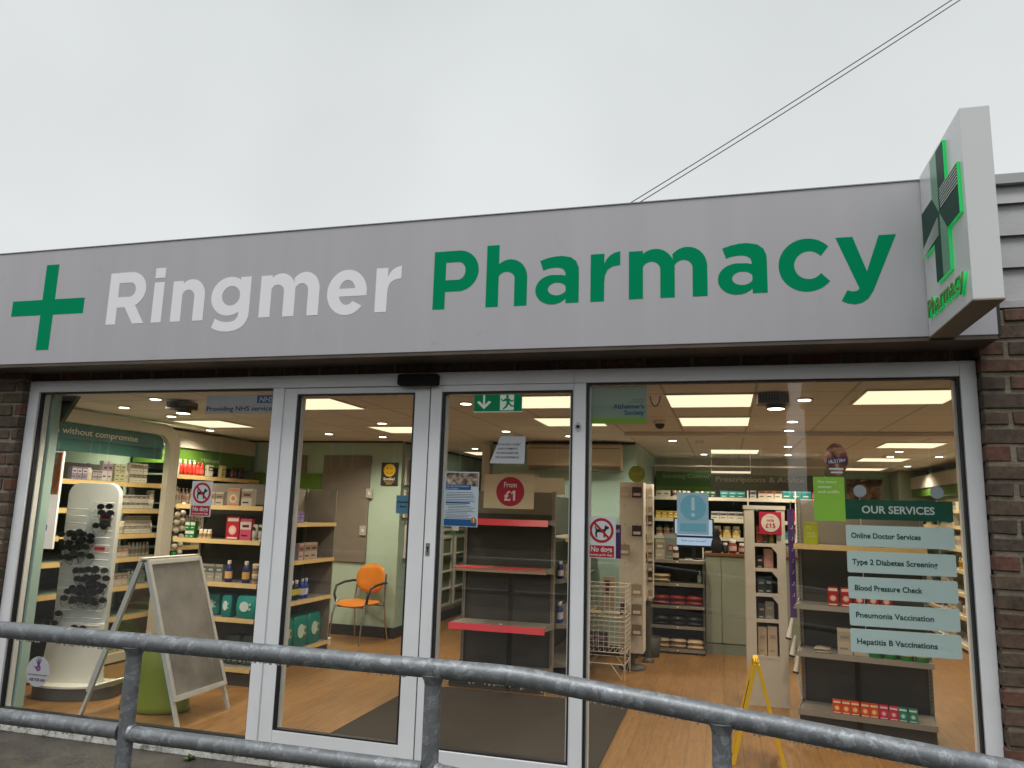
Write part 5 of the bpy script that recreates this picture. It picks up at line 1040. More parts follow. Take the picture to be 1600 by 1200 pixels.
# ---------------------------------------------------------------- A board
t = thing('a_board', 'silver folding A board with grey weathered panels standing inside the left window', 'sign board', (-4.16, 0.40, 0))
WEATH = mat('weathered_grey_panel', (0.25, 0.235, 0.21), 0.22, var=0.40, vscale=3.5, dirt=('#9a9284', 45, 0.60, 0.55), bump=0.15, bscale=200)
def leaf(name, xb, xt, y0, y1, s, panel_m, foot=True):
    """leaf leaning from foot (xb, z=0) to the hinge (xt, z=1.185)"""
    H = 1.185; xa = lambda z: xb+(xt-xb)*z/H
    nx = Vector((H, 0, (xb-xt))).normalized()*s if True else None; nx = Vector((H*s, 0, -(xt-xb)*s)).normalized()
    def slab(y0, y1, z0, z1, d0, d1, m, b):
        vs = [];
        for z in (z0, z1):
            for y in (y0, y1):
                for d in (d0, d1): vs.append((xa(z)+nx.x*d, y, z+nx.z*d))
        b.add(vs, [(0, 1, 3, 2), (4, 6, 7, 5), (0, 4, 5, 1), (2, 3, 7, 6), (0, 2, 6, 4), (1, 5, 7, 3)], m)
    fr = MB(); w = .030
    slab(y0, y0+w, .175, H-.01, .0, .018, ALU, fr); slab(y1-w, y1, .175, H-.01, .0, .018, ALU, fr); slab(y0+w, y1-w, H-.045, H-.01, .0, .018, ALU, fr); slab(y0+w, y1-w, .175, .210, .0, .018, ALU, fr)
    fr.build('frame', t, bevel=.003)
    p = MB(); slab(y0+w*.8, y1-w*.8, .20, H-.04, .004, .010, panel_m, p); p.build('panel', t)
    for ya in (y0+.001, y1-w+.001):
        l_ = MB(); slab(ya, ya+w-.002, 0.0, H-.02, -.022, -.0005, ALU, l_); l_.build('leg', t)
leaf('f', -3.70, -4.13, .070, .690, 1, WEATH); leaf('b', -4.62, -4.19, .090, .700, -1, ACRYL)
b = MB(); b.box(-4.195, -4.125, .075, .69, 1.178, 1.196, ALU); b.build('hinge_bar', t, bevel=.004)
for y_ in (.085, .675):
    b = MB(); b.tube([(-3.93, y_, .60), (-4.16, y_, .625), (-4.40, y_, .60)], .006, ALU); b.build('stay', t)
# lime tub under the A board
t = thing('lime_tub', 'lime green plastic tub on the floor under the A board', 'tub', (-4.155, .5, 0))
LIME = mat('lime_plastic', (0.20, 0.24, 0.02), 0.35, var=.04, vscale=4)
b = MB(); b.lathe([(.22, .0), (.24, .015), (.235, .05), (.19, .30), (.16, .46), (.13, .50), (.06, .52), (.004, .525)], LIME, (-4.24, .46, 0.001), 36, sx=1.25, sy=.8); b.build('tub_body', t)

# ---------------------------------------------------------------- back left: chair, boards, posters
t = thing('armchair', 'orange chair with chrome legs and black armrests by the mint wall', 'chair', (-4.20, 3.86, 0), R(-13))
ORG = mat('orange_vinyl', (0.62, 0.20, 0.012), 0.38, var=.05, vscale=6)
B = lambda b, n, bev=0: b.build(n, t, rel=False, bevel=bev)
def cushion(prof_fn, nx_, ny_, thick, m):
    b = MB(); vs = []; fs = []
    for side in (0, 1):
        for i in range(nx_+1):
            for j in range(ny_+1):
                u, v = i/nx_*2-1, j/ny_*2-1; e_ = max(0, 1-max(abs(u), abs(v))**6); vs.append(tuple(prof_fn(u, v, (thick/2*e_**.5)*(1 if side == 0 else -1))))
    k = (nx_+1)*(ny_+1)
    for side in (0, 1):
        for i in range(nx_):
            for j in range(ny_):
                q = [side*k+i*(ny_+1)+j, side*k+(i+1)*(ny_+1)+j, side*k+(i+1)*(ny_+1)+j+1, side*k+i*(ny_+1)+j+1]; fs.append(tuple(q if side == 0 else q[::-1]))
    b.add(vs, fs, m, smooth=True); return b
def sq(u, v, r=.35):   # squircle mapping for rounded corners
    return u*math.sqrt(1-v*v*r), v*math.sqrt(1-u*u*r)
def seatf(u, v, d): a, c_ = sq(u, v); return (a*.245, c_*.225-.01, .455+.012*a*a-.02*max(0, -c_)**2+d)
B(cushion(seatf, 12, 12, .055, ORG), 'seat')
def backf(u, v, d): a, c_ = sq(u, v, .42); return (a*.225, .205+.035*(-(a*a))+.05*(c_*.5+.5)+d, .74+c_*.175)
B(cushion(backf, 12, 12, .050, ORG), 'backrest')
for sx in (-1, 1):
    b = MB(); b.tube([(sx*.235, -.245, .001), (sx*.232, -.21, .30), (sx*.228, -.17, .44), (sx*.226, -.14, .50)], .0105, CHROME, n=10); B(b, 'leg')
    b = MB(); b.tube([(sx*.255, .27, .001), (sx*.240, .22, .30), (sx*.232, .20, .46), (sx*.224, .215, .62), (sx*.218, .235, .80)], .0105, CHROME, n=10); B(b, 'leg')
    b = MB(); b.tube([(sx*.238, -.15, .47), (sx*.262, -.16, .56), (sx*.272, -.12, .655), (sx*.268, .02, .69), (sx*.250, .18, .70), (sx*.228, .235, .69)], .015, BLACK, n=10); B(b, 'armrest')
b = MB(); b.tube([(-.235, -.17, .42), (.235, -.17, .42)], .010, CHROME); b.tube([(-.236, .20, .42), (.236, .20, .42)], .010, CHROME); B(b, 'seat_rail')
b = MB(); b.box(-5.008, -4.318, 4.195, 4.2185, .915, 2.29, GREYBR); tag(b.build('notice_board', bevel=.003), 'large grey brown board on the mint wall above the orange chair', 'board')
t = thing('wall_panel', 'lime green and grey panels on the mint wall left of the big board', 'wall panel', (-5.5, 4.19, 1.8))
b = MB(); b.box(-6.06, -5.03, 4.20, 4.2185, 1.84, 2.045, mat('bright_lime_board', (0.11, 0.24, 0.02), 0.5)); b.build('lime_board', t)
b = MB(); b.box(-5.62, -5.27, 4.20, 4.2185, 2.046, 2.29, GREYBR); b.build('grey_board', t)
for x_, z_, lb in ((-4.30, 1.80, 'upper of two small grey switches at the edge of the big board'), (-4.36, 1.32, 'lower of two small grey switches at the edge of the big board')):
    b = MB(); b.box(x_-.05, x_+.035, 4.175, 4.194, z_-.06, z_+.06, mat('switch_grey', (0.42, 0.42, 0.38), 0.4)); b.box(x_-.02, x_+.01, 4.170, 4.1749, z_-.02, z_+.02, WHITEP); tag(b.build('wall_switch'), lb, 'switch')
t = thing('smiley_poster', 'black and yellow winking smiley poster on the mint wall', 'poster', (-4.04, 4.2, 1.9))
b = MB(); b.box(-4.165, -3.925, 4.208, 4.2185, 1.905, 2.205, INK); b.build('sheet', t)
YEL = mat('yellow_print', (0.80, 0.52, 0.01), 0.5)
b = MB(); b.prism(disc(-4.047, 2.105, .083, 30), 4.2055, 4.2078, YEL); b.build('yellow_face', t)
b = MB(); b.prism(disc(-4.075, 2.130, .009, 12), 4.203, 4.2053, INK); b.prism([(-4.035, 2.128), (-4.005, 2.134), (-4.005, 2.129), (-4.035, 2.122)], 4.203, 4.2053, INK); b.ring(arc(-4.047, 2.100, .05, .045, 205, 335, 14), arc(-4.047, 2.100, .044, .038, 205, 335, 14), 4.203, 4.2053, INK); b.build('face_features', t)
txt('Smile!', .036, PAPER, (-4.047, 4.2070, 1.975), t, off=.03, w=.16); txt("You're on", .020, YEL, (-4.047, 4.2070, 1.946), t, off=.03, w=.13); txt('CCTV', .020, YEL, (-4.047, 4.2070, 1.918), t, off=.03, w=.08)
# framed panels and white cabinet along the corridor wall
for i, (y0, y1, z0, z1) in enumerate(((4.32, 4.95, 1.92, 2.29), (4.32, 4.95, 1.50, 1.86), (4.40, 5.05, 0.98, 1.46), (5.25, 6.2, 1.30, 2.20), (6.35, 7.4, 1.30, 2.20), (5.25, 6.2, .20, 1.22), (6.35, 7.4, .20, 1.22))):
    t = thing('corridor_cabinet' if i > 2 else 'framed_notice', ['top framed notice beside the left door stile, on the corridor wall', 'middle framed notice on the corridor wall', 'lowest framed notice on the corridor wall', 'near upper white framed cabinet in the corridor', 'far upper white framed cabinet in the corridor', 'near lower white shelved cabinet in the corridor', 'far lower white shelved cabinet in the corridor'][i], 'cabinet' if i > 2 else 'notice', (-3.88, y0, z0))
    b = MB(); x0, x1 = -3.879, -3.85
    for a in ((y0, y1, z1-.035, z1), (y0, y1, z0, z0+.035), (y0, y0+.035, z0+.036, z1-.036), (y1-.035, y1, z0+.036, z1-.036)): b.box(x0, x1, *a, WHITEP)
    b.build('frame', t); b = MB(); b.box(x0, x0+.012, y0+.036, y1-.036, z0+.036, z1-.036, BEIGE if i < 3 else mat('dim_green_back', (0.16, 0.22, 0.15), .5)); b.build('inner_panel', t)
    if i > 4:
        for k in range(3): b = MB(); b.box(x0+.013, x1+.04, y0+.036, y1-.036, z0+.25+.25*k, z0+.27+.25*k, WHITEP); b.build('shelf', t)
b = MB(); b.box(-2.75, -2.655, 4.10, 4.30, 0, 2.45, BEIGE); struct(b.build('wall_end_post', bevel=.004))
b = MB(); b.box(-2.50, -2.02, 4.19, 4.2185, 1.80, 2.10, CARD); tag(b.build('blank_board'), 'plain cream board on the mint wall behind the From £1 card', 'board')
# air conditioner
t = thing('air_conditioner', 'cream wall air conditioner above the mint wall behind the right door leaf', 'air conditioner', (-1.56, 4.1, 2.1))
ACM = mat('cream_plastic', (0.54, 0.46, 0.34), 0.4)
b = MB(); b.prism([(4.218, 2.13), (4.06, 2.145), (4.00, 2.19), (3.985, 2.42), (4.03, 2.445), (4.218, 2.445)], -2.14, -1.0, ACM, 'YZ'); b.build('casing', t, bevel=.008)
b = MB(); b.box(-2.12, -1.02, 3.996, 4.10, 2.130, 2.1435, mat('vent_dark', (0.12, 0.10, 0.07), .5)); b.build('air_outlet', t); b = MB(); b.box(-2.12, -1.02, 3.9785, 3.984, 2.385, 2.393, MATS['vent_dark']); b.build('top_slot', t)
b = MB(); b.box(-2.64, -0.86, 4.19, 4.2185, 2.452, 2.4835, SKIRT); struct(b.build('wall_top_trim')); b = MB(); b.box(-6.49, -3.88, 4.19, 4.2185, 2.462, 2.4835, SKIRT); struct(b.build('wall_top_trim'))
b = MB(); b.box(-6.495, -6.47, 2.0, 4.18, 2.462, 2.4835, SKIRT); struct(b.build('wall_top_trim')); b = MB(); b.box(-3.8795, -3.86, 4.3, 9, 2.462, 2.4835, SKIRT); struct(b.build('wall_top_trim'))

# ---------------------------------------------------------------- door mat
b = MB(); b.box(-2.62, -0.66, 0.25, 2.02, 0.0005, 0.010, mat('brown_mat', (0.042, 0.033, 0.024), 0.95, var=.25, vscale=90, bump=.8, bscale=300)); tag(b.build('door_mat', bevel=.002), 'dark brown entrance mat inside the sliding doors', 'mat')

# ---------------------------------------------------------------- wire basket stand
t = thing('wire_basket', 'white wire basket stand on V shaped legs right of the door', 'wire rack', (-1.03, 3.1, 0))
WIRE = mat('white_wire', (0.66, 0.62, 0.54), 0.35); x0, x1, y0, y1 = -1.30, -0.82, 2.98, 3.40
for zb, zt, nm in ((.60, .90, 'top_basket'), (.26, .56, 'lower_basket')):
    b = MB()
    for i in range(7):
        z = zb+(zt-zb)*i/6; b.tube([(x0, y0, z), (x1, y0, z), (x1, y1, z), (x0, y1, z)], .0032 if 0 < i < 6 else .005, WIRE, n=6, closed=True)
    n = 9
    for i in range(n+1): b.tube([(x0+(x1-x0)*i/n, y0, zb), (x0+(x1-x0)*i/n, y0, zt)], .0024, WIRE, n=5); b.tube([(x0+(x1-x0)*i/n, y1, zb), (x0+(x1-x0)*i/n, y1, zt)], .0024, WIRE, n=5); b.tube([(x0+(x1-x0)*i/n, y0, zb), (x0+(x1-x0)*i/n, y1, zb)], .0024, WIRE, n=5)
    for i in range(8): b.tube([(x0, y0+(y1-y0)*i/7, zb), (x0, y0+(y1-y0)*i/7, zt)], .0024, WIRE, n=5); b.tube([(x1, y0+(y1-y0)*i/7, zb), (x1, y0+(y1-y0)*i/7, zt)], .0024, WIRE, n=5)
    b.build(nm, t)
b = MB()
for px_, py_ in ((x0, y0), (x1, y0), (x1, y1), (x0, y1)): b.tube([(px_, py_, .12), (px_, py_, .92)], .006, WIRE)
b.tube([(x0, y0, .15), (x1, y0, .15), (x1, y1, .15), (x0, y1, .15)], .005, WIRE, closed=True); b.build('frame', t)
for px_, py_, sx in ((x0, y0, 1), (x1, y0, -1), (x1, y1, -1), (x0, y1, 1)):
    b = MB(); b.tube([(px_+sx*.14, py_, .15), (px_+sx*.03, py_, .004), (px_, py_, .15)], .005, WIRE); b.tube([(px_, py_, .004), (px_, py_, .15)], .005, WIRE); b.build('leg', t)
row('folded_pack', .16, .12, .03, ['#b8a890', '#c88a30'], 2, (-1.16, 3.12, .605), (.18, .02), 0, 'flat cream packet lying in the top wire basket', 'packets in the wire basket')
row('carton', .10, .08, .16, ['#2a2430', '#4a3c50', '#887888'], 2, (-1.2, 3.15, .265), (.13, 0), 0, 'dark box in the lower wire basket', 'boxes in the lower basket')

# ---------------------------------------------------------------- spinner racks
def spinner(label, x, y, w, h, z0, round_sign=False, n=9, colm=CARD):
    t = thing('spinner_rack', label, 'spinner rack', (x, y, 0))
    b = MB(); b.box(x-w/2, x+w/2, y-w/2, y+w/2, z0, h, colm); b.build('column', t, bevel=.003)
    b = MB(); b.lathe([(.03, 0), (.03, z0+.02)], STEEL_DK, (x, y, 0.03), 14); b.build('pole', t); b = MB(); b.lathe([(w*.55, 0), (w*.55, .03), (w*.2, .05)], STEEL_DK, (x, y, 0.0), 24); b.build('base', t)
    rng = random.Random(int(x*50)); b = MB()
    for i in range(n):
        for xx in (x-w*.25, x+w*.25):
            z = z0+.1+(h-z0-.15)*i/(n-1); b.tube([(xx, y-w/2, z), (xx, y-w/2-.05, z), (xx, y-w/2-.055, z+.012)], .003, CHROME, n=5)
    b.build('pegs', t)
    k = 0
    for i in range(n):
        z = z0+.03+(h-z0-.15)*i/(n-1)
        for xx in (x-w*.25, x+w*.25):
            if rng.random() < .62:
                c_ = rng.choice(['#b8aa98', '#9a8878', '#3a2838', '#5a3a48', '#c0b4a4', '#786858']); b = MB(); b.box(xx-w*.2, xx+w*.2, y-w/2-.047, y-w/2-.035, z-.05, z+.065, pm(c_)); b.box(xx-w*.15, xx+w*.15, y-w/2-.0485, y-w/2-.0471, z-.03, z, pm('#d0c8bc')); b.build('hanging_pack', t)
    return t
spinner('cream card spinner rack with hanging packs behind the wire basket', -0.82, 3.62, .26, 1.98, .18)
spinner('narrow cream spinner column hung with dark packs beside the dispensary shelves', -0.69, 4.05, .12, 1.98, .70, n=12)
b = MB(); b.prism(disc(-.765, 2.07, .092, 30), 3.52, 3.526, mat('olive_green_disc', (0.22, 0.27, 0.02), .5)); o = b.build('round_sign'); tag(o, 'round olive green sign on top of the spinner rack', 'sign'); txt('Travel', .028, mat('olive_text', (0.38, .42, .10), .5), (-.765, 3.5195, 2.06), o, rel=False, w=.11)
t = thing('purple_sign', 'purple card with white writing partly behind the no dogs sticker', 'sign', (-.66, .3, 1.2))
b = MB(); b.box(-.80, -.582, .80, .803, 1.31, 1.555, mat('purple_card', (0.10, 0.025, 0.17), .5)); b.build('card', t); txt('ask', .03, PAPER, (-.605, .7995, 1.50), t, w=.03)
b = MB(); b.box(-1.12, -.98, 3.44, 3.455, .62, .96, pm('#b0a090')); b.box(-1.10, -1.04, 3.436, 3.4395, .78, .92, pm('#5a1840')); tag(b.build('leaflet_holder'), 'pink leaflet with a purple block hanging behind the wire basket', 'leaflet')

# ---------------------------------------------------------------- dispensary
def open_shelf(label, x0, x1, y0, y1, zs, m, top):
    t = thing('open_shelving', label, 'shelf unit', (x0, y0, 0))
    for xs in (x0, x1-.02): b = MB(); b.box(xs, xs+.02, y0+.01, y1, 0, top, STEEL_DK); b.build('side_panel', t)
    b = MB(); b.box(x0+.021, x1-.021, y1-.015, y1, 0.02, top-.03, STEEL_DK); b.build('back_panel', t)
    for z in zs:
        b = MB(); b.box(x0+.021, x1-.021, y0+.006, y1-.016, z-.02, z, STEEL_LT); s_ = b.build('shelf', t)
        e_ = MB(); e_.box(x0, x1, y0-.004, y0+.005, z-.032, z+.004, mat('grey_lip', (0.21, 0.19, 0.165), .5)); e_.box((x0+x1)/2-.008, (x0+x1)/2+.008, y0-.0055, y0-.0041, z-.022, z-.006, PAPER); e_.build('edge_strip', s_)
    return t
open_shelf('low grey shelf unit with folded packs below the dispensary counter', -0.72, -0.085, 4.70, 5.12, [.055, .32, .555, .815, 1.09], None, 1.09)
LS = 'on the low grey unit'
row('folded_pack', .20, .25, .05, ['#b8a480', '#a89470'], 2, (-.60, 4.84, .815), (0, 0, .052), 0, 'folded cream pack in the small stack near the top of the low grey unit', 'cream packs upper')
for k in range(2): row('folded_pack', .19, .25, .055, ['#7c0c10', '#640a0e'], 3, (-.605, 4.84, .555+.057*k), (.20, 0), 0, 'folded red pack '+('in the bottom layer' if k == 0 else 'in the top layer')+' '+LS, 'folded red packs')
for k in range(2): row('folded_pack', .19, .25, .050, ['#0c0c12', '#12121a'], 3, (-.605, 4.84, .32+.052*k), (.20, 0), 0, 'folded black pack '+('in the bottom layer' if k == 0 else 'in the top layer')+' '+LS, 'folded black packs')
for k in range(2): row('folded_pack', .19, .25, .052, ['#b8a080', '#a8906c'], 3, (-.60, 4.84, .055+.054*k), (.20, 0), 0, 'folded cream pack '+('in the bottom layer' if k == 0 else 'in the top layer')+' on the lowest shelf of the low grey unit', 'folded cream packs lower')
row('pump_bottle', .06, .05, .16, ['#5c6a60', '#708078', '#a0b0a8'], 1, (-.14, 4.80, .815), (0, 0), 0, 'clear gel bottle with a pump on the low grey unit')
row('carton', .11, .06, .24, ['#a8a090', '#888070', '#c8c0b0'], 1, (-.62, 4.84, 1.09), (0, 0), 0, 'tall beige carton standing on the low grey unit')
row('picture_carton', .15, .04, .32, ['#7c8480', '#98a09c', '#9a4038'], 1, (-.50, 4.95, 1.09), (0, 0), 0, 'large grey carton with red mark behind the medicine bottle')
row('pill_bottle', .075, .07, .16, ['#241410', '#c0a898', '#d0ccc4'], 1, (-.425, 4.78, 1.09), (0, 0), 0, 'dark medicine bottle with a white cap on the low grey unit')
b = MB(); b.tube([(-.32+.03*i, 4.76+.015*math.sin(i*1.2), 1.10+.008*math.sin(i*.9)) for i in range(9)], .006, WHITEP, n=6); tag(b.build('cable_coil'), 'short white cable lying on the low grey unit', 'cable')
b = MB(); b.lathe([(.10, 0), (.125, .22), (.12, .22), (.096, .01)], mat('dark_bin', (0.03, .028, .025), .6), (-.70, 4.42, .001), 20); tag(b.build('waste_bin'), 'dark round waste bin on the floor by the low grey unit', 'bin')
t = thing('counter_cabinet', 'pale green two door counter cabinet behind the cardboard stand', 'cabinet', (.5, 4.9, 0))
CABG = mat('sage_laminate', (0.27, 0.31, 0.25), .45, var=.03, vscale=2)
b = MB(); b.box(-.08, 2.0, 4.93, 5.45, 0, 1.15, CABG); b.build('carcass', t)
for xa, xb_ in ((-.075, .107), (.112, .60), (.605, 1.3), (1.305, 2.0)): b = MB(); b.box(xa, xb_, 4.905, 4.929, .13, 1.145, CABG); b.build('door', t, bevel=.003)
b = MB(); b.box(-.08, 2.0, 4.915, 4.9295, 0.0, .118, mat('sage_kick', (0.20, .24, .20), .5)); b.build('kick_board', t)
b = MB(); b.box(-.09, 2.02, 4.89, 5.47, 1.151, 1.185, mat('brown_worktop', (0.16, .08, .035), .4)); b.build('worktop', t, bevel=.004)
t = thing('monitor', 'computer monitor with a pale blue screen on the dispensary counter', 'monitor', (-.15, 5.05, 1.1))
b = MB(); b.box(-.47, .03, 5.06, 5.10, 1.24, 1.60, BLACK); b.build('casing', t, bevel=.005); b = MB(); b.box(-.45, .01, 5.055, 5.0595, 1.265, 1.585, mat('screen_blue', (0.2, .3, .45), .3, emit=.55, ecol=(.42, .55, .72))); s_ = b.build('screen', t)
b = MB(); b.box(-.45, .01, 5.0525, 5.0545, 1.36, 1.385, mat('screen_dark', (.02, .03, .08), .3)); b.build('screen_bar', s_); txt('Did you know?', .022, MATS['screen_dark'], (-.22, 5.0535, 1.31), s_, w=.3)
b = MB(); b.box(-.24, -.2, 5.08, 5.12, 1.10, 1.24, BLACK); b.box(-.34, -.10, 5.0, 5.2, 1.0905, 1.10, BLACK); b.build('stand', t)
b = MB(); b.lathe([(.05, 0), (.07, .05), (.055, .14), (.03, .2), (.05, .24), (.03, .29)], BLACK, (.06, 5.0, 1.187), 12, sx=1.1, sy=.7); tag(b.build('telephone'), 'black telephone and cables beside the monitor', 'telephone')
fill('x', .13, 1.3, 5.02, 1.185, 0, [('pill_bottle', .065, .06, .13, ['#1c1a20', '#383440', '#c8c4bc'], 1, 'black medicine bottle'), ('pill_bottle', .095, .08, .17, ['#8a1428', '#c8b8b0', '#d8d4cc'], 1, 'tall crimson medicine bottle'), .02, ('pill_bottle', .08, .07, .13, ['#7c1020', '#b8a8a0', '#d0ccc4'], 1, 'small crimson medicine bottle'), ('pill_bottle', .095, .08, .165, ['#8a1a30', '#c0a8a8', '#d8d4cc'], 1, 'second tall crimson medicine bottle'), .05, ('pill_bottle', .095, .08, .16, ['#403848', '#a090a0', '#d8d4cc'], 2, 'grey violet medicine bottle'), .04, ('carton', .10, .07, .12, ['#888078', '#a89c90', '#484440'], 4, 'grey carton')], 'on the counter behind the blue poster', 'counter bottles')
DISPM = mat('pale_lip', (0.62, .57, .46), .5)
t = thing('dispensary_shelving', 'long white medicine shelves behind the pharmacy counter', 'shelf unit', (-.84, 6.3, 0))
b = MB(); b.box(-.84, 1.54, 6.70, 6.745, .9, 2.2, mat('navy_back', (0.03, .035, .05), .6)); b.build('back_panel', t)
for z in (1.34, 1.59, 1.895):
    b = MB(); b.box(-.84, 1.54, 6.31, 6.70, z-.02, z, WHITEP); s_ = b.build('shelf', t); b = MB(); b.box(-.84, 1.54, 6.295, 6.3095, z-.045, z+.002, DISPM); b.build('edge_strip', s_)
for xs in (-.15, .47, 1.10): b = MB(); b.box(xs, xs+.02, 6.30, 6.31, 1.0, 2.1, WHITEP); b.build('divider', t)
cols = [(['#c8b890', '#b89a50', '#d8d0b8'], 'gold and cream'), (['#1c3c78', '#4068a8', '#c0c8d8'], 'blue'), (['#c0b8a8', '#8a5040', '#403830'], 'cream and rust'), (['#284030', '#507858', '#c0c8b8'], 'dark green'), (['#b8b4ac', '#606870', '#282c30'], 'grey and white'), (['#a03040', '#c86878', '#d8d0c8'], 'crimson'), (['#c0a040', '#907020', '#e0d8b8'], 'mustard'), (['#207878', '#50a0a0', '#d0d8d0'], 'turquoise')]
rng = random.Random(21)
for z, nm in ((1.34, 'lowest'), (1.59, 'middle'), (1.895, 'top')):
    x = -.80; k = 0
    while x < 1.45:
        c_, cn = cols[rng.randrange(8)]; kd = rng.choice(['carton', 'carton', 'picture_carton', 'pill_bottle', 'bottle']); w = rng.uniform(.055, .12); w = round(w, 2); h = round(rng.uniform(.09, .19), 2); n = min(rng.randint(1, 4), int((1.5-x)/w) or 1)
        kn = {'carton': 'carton', 'picture_carton': 'carton with a round picture', 'pill_bottle': 'screw top jar', 'bottle': 'bottle'}[kd]; k += 1
        near = ['left end', 'left of the blue poster', 'behind the blue poster', 'right of the blue poster', 'left of the cardboard stand', 'behind the cardboard stand', 'behind the lime poster', 'right end'][min(7, int((x+.8)/.285))]
        row(kd, w, .07, h, c_, n, (x+w/2, 6.40, z), (w*1.05, 0), 0, f'{cn} {kn} on the {nm} dispensary shelf, {near}', f'medicines on the {nm} dispensary shelf'); x += w*1.05*n+rng.choice([.005, .03, .06])
t = thing('hanging_header', 'dark green header reading Smoking Control above the dispensary shelves', 'header sign', (-.36, 5.9, 2.0))
b = MB(); b.box(-.76, -.02, 5.90, 5.92, 1.97, 2.235, mat('smoke_green', (0.035, .12, .03), .5)); b.build('panel', t); b = MB(); b.box(-.76, -.02, 5.894, 5.899, 1.975, 2.03, GREENH); b.build('green_edge', t)
txt('Smoking Control', .058, mat('muted_sage_text', (0.30, .36, .24), .5), (-.35, 5.8985, 2.145), t, w=.62)
t = thing('hanging_header', 'long dark header reading Prescriptions and Advice above the dispensary', 'header sign', (.6, 5.9, 2.0))
b = MB(); b.box(-.015, 1.44, 5.90, 5.92, 1.99, 2.20, mat('dim_header', (0.085, .10, .08), .6)); b.build('panel', t)
txt('Prescriptions & Advice', .070, mat('silver_grey_text', (0.30, .29, .26), .5), (.62, 5.8985, 2.105), t, w=1.14, off=.02)
b = MB(); b.box(-.84, 1.54, 5.87, 5.89, 2.30, 2.32, WHITEP); tag(b.build('header_rail'), 'thin white rail above the dispensary headers', 'rail')
t = thing('ceiling_tube_light', 'long curved light strip hanging over the dispensary', 'light', (.35, 5.2, 2.3))
b = MB(); b.box(-.0, .50, 5.5, 5.56, 2.20, 2.225, mat('strip_light', (0.8, .75, .6), .5, emit=.6, ecol=(1, .88, .66))); b.build('tube', t)
b = MB(); b.tube([(.0, 5.53, 2.22), (.0, 5.53, 2.48)], .004, ALU); b.tube([(.5, 5.53, 2.22), (.5, 5.53, 2.48)], .004, ALU); b.build('wires', t)

# ---------------------------------------------------------------- cardboard stand, clip strip
t = thing('cardboard_stand', 'tall cream cardboard display stand with a £15 card and gift boxes', 'display stand', (.52, 2.5, 0))
x0, x1, y0, y1 = .335, .685, 2.46, 2.80
for xa, xb_ in ((x0, x0+.085), (x1-.075, x1)): b = MB(); b.box(xa, xb_, y0, y0+.012, 0, 1.71, CARD); b.build('front_post', t)
for xa in (x0, x1-.01): b = MB(); b.box(xa, xa+.01, y0+.0125, y1, 0, 1.70, CARD); b.build('side_panel', t)
b = MB(); b.box(x0+.011, x1-.011, y1-.008, y1, 0, 1.70, mat('brown_card_inside', (0.22, .18, .13), .7)); b.build('back_panel', t)
b = MB(); b.box(x0+.0855, x1-.0755, y0+.001, y0+.011, 0, .40, CARD); b.build('kick_panel', t)
b = MB(); b.box(x0-.008, x1+.008, y0-.006, y1+.004, 1.7105, 1.745, CARD); b.build('top_tray', t)
for i, z in enumerate((.405, .72, .945, 1.165, 1.385)):
    b = MB(); b.box(x0+.0855, x1-.0755, y0+.013, y1-.009, z-.008, z, CARD); b.box(x0+.0855, x1-.0755, y0+.001, y0+.0125, z-.008, z+.022, CARD); b.build('shelf', t)
    if i: b = MB(); b.prism([(x1-.0755, z+.215), (x1-.125, z+.215), (x1-.0755, z+.155)], y0+.002, y0+.010, CARD); b.build('corner_gusset', t)
for i, (z, cs) in enumerate(((.405, [('#c0ab90', .075, .26), ('#c4b098', .08, .27)]), (.72, [('#3a3a38', .06, .15), ('#8a8478', .075, .17)]), (.945, [('#2c3c48', .07, .16), ('#1c3038', .06, .17)]), (1.165, [('#201c20', .06, .13), ('#b88078', .08, .19)]), (1.385, [('#b05030', .055, .17), ('#5a4030', .05, .15), ('#8a8420', .04, .14)]))):
    x = x0+.10
    for j, (c_, w, h) in enumerate(cs):
        row('carton', w, .10, h, [c_, c_, '#a89888'], 1, (x+w/2, y0+.09, z+.001), (0, 0), 0, f"{['cream', 'dark grey', 'navy', 'black and pink', 'rust'][i]} gift box, {['left', 'middle' if len(cs) > 2 else 'right', 'right'][j]} one, {['lowest', 'second', 'third', 'fourth', 'top'][i]} tier of the cardboard stand"); x += w*1.06
t = thing('price_card', 'square red only £15 price card on the cardboard stand', 'price card', (.57, 2.43, 1.5))
b = MB(); b.box(.462, .655, 2.438, 2.441, 1.49, 1.69, MATS['crimson_print']); b.build('card', t); b = MB(); b.prism(disc(.56, 1.592, .080, 32), 2.4355, 2.4378, mat('cream_print', (0.62, .58, .50), .5)); b.build('cream_circle', t)
txt('only', .026, MATS['crimson_print'], (.56, 2.4350, 1.604), t, off=.03, w=.07); txt('£', 0.040, MATS['crimson_print'], (.530, 2.4350, 1.548), t, off=.05, w=.027); txt('5', 0.040, MATS['crimson_print'], (.590, 2.4350, 1.548), t, off=.05, w=.025); b = MB(); b.prism([(.557, 1.548), (.566, 1.548), (.566, 1.588), (.559, 1.588), (.549, 1.580), (.549, 1.571), (.557, 1.577)], 2.4344, 2.4352, MATS['crimson_print']); b.build('digit', t); txt('introducing', .009, MATS['crimson_print'], (.56, 2.4350, 1.645), t, w=.07)
t = thing('clip_strip', 'purple hanging strip with white tubes at its lower end beside the dark shelves', 'clip strip', (.725, 2.2, 0.4))
CP = mat('clip_purple', (0.09, .035, .20), .5)
b = MB(); b.box(.690, .745, 2.205, 2.209, .80, 1.72, CP); b.build('strip', t)
b = MB()
for i in range(8): b.tube([(.715, 2.204, 1.55-.095*i), (.722, 2.180, 1.545-.095*i), (.728, 2.188, 1.575-.095*i)], .0028, ALU, n=5)
b.tube([(.717, 2.206, 1.72), (.717, 2.19, 1.76), (.722, 2.2, 1.79)], .004, CHROME, n=6); b.build('hooks', t)
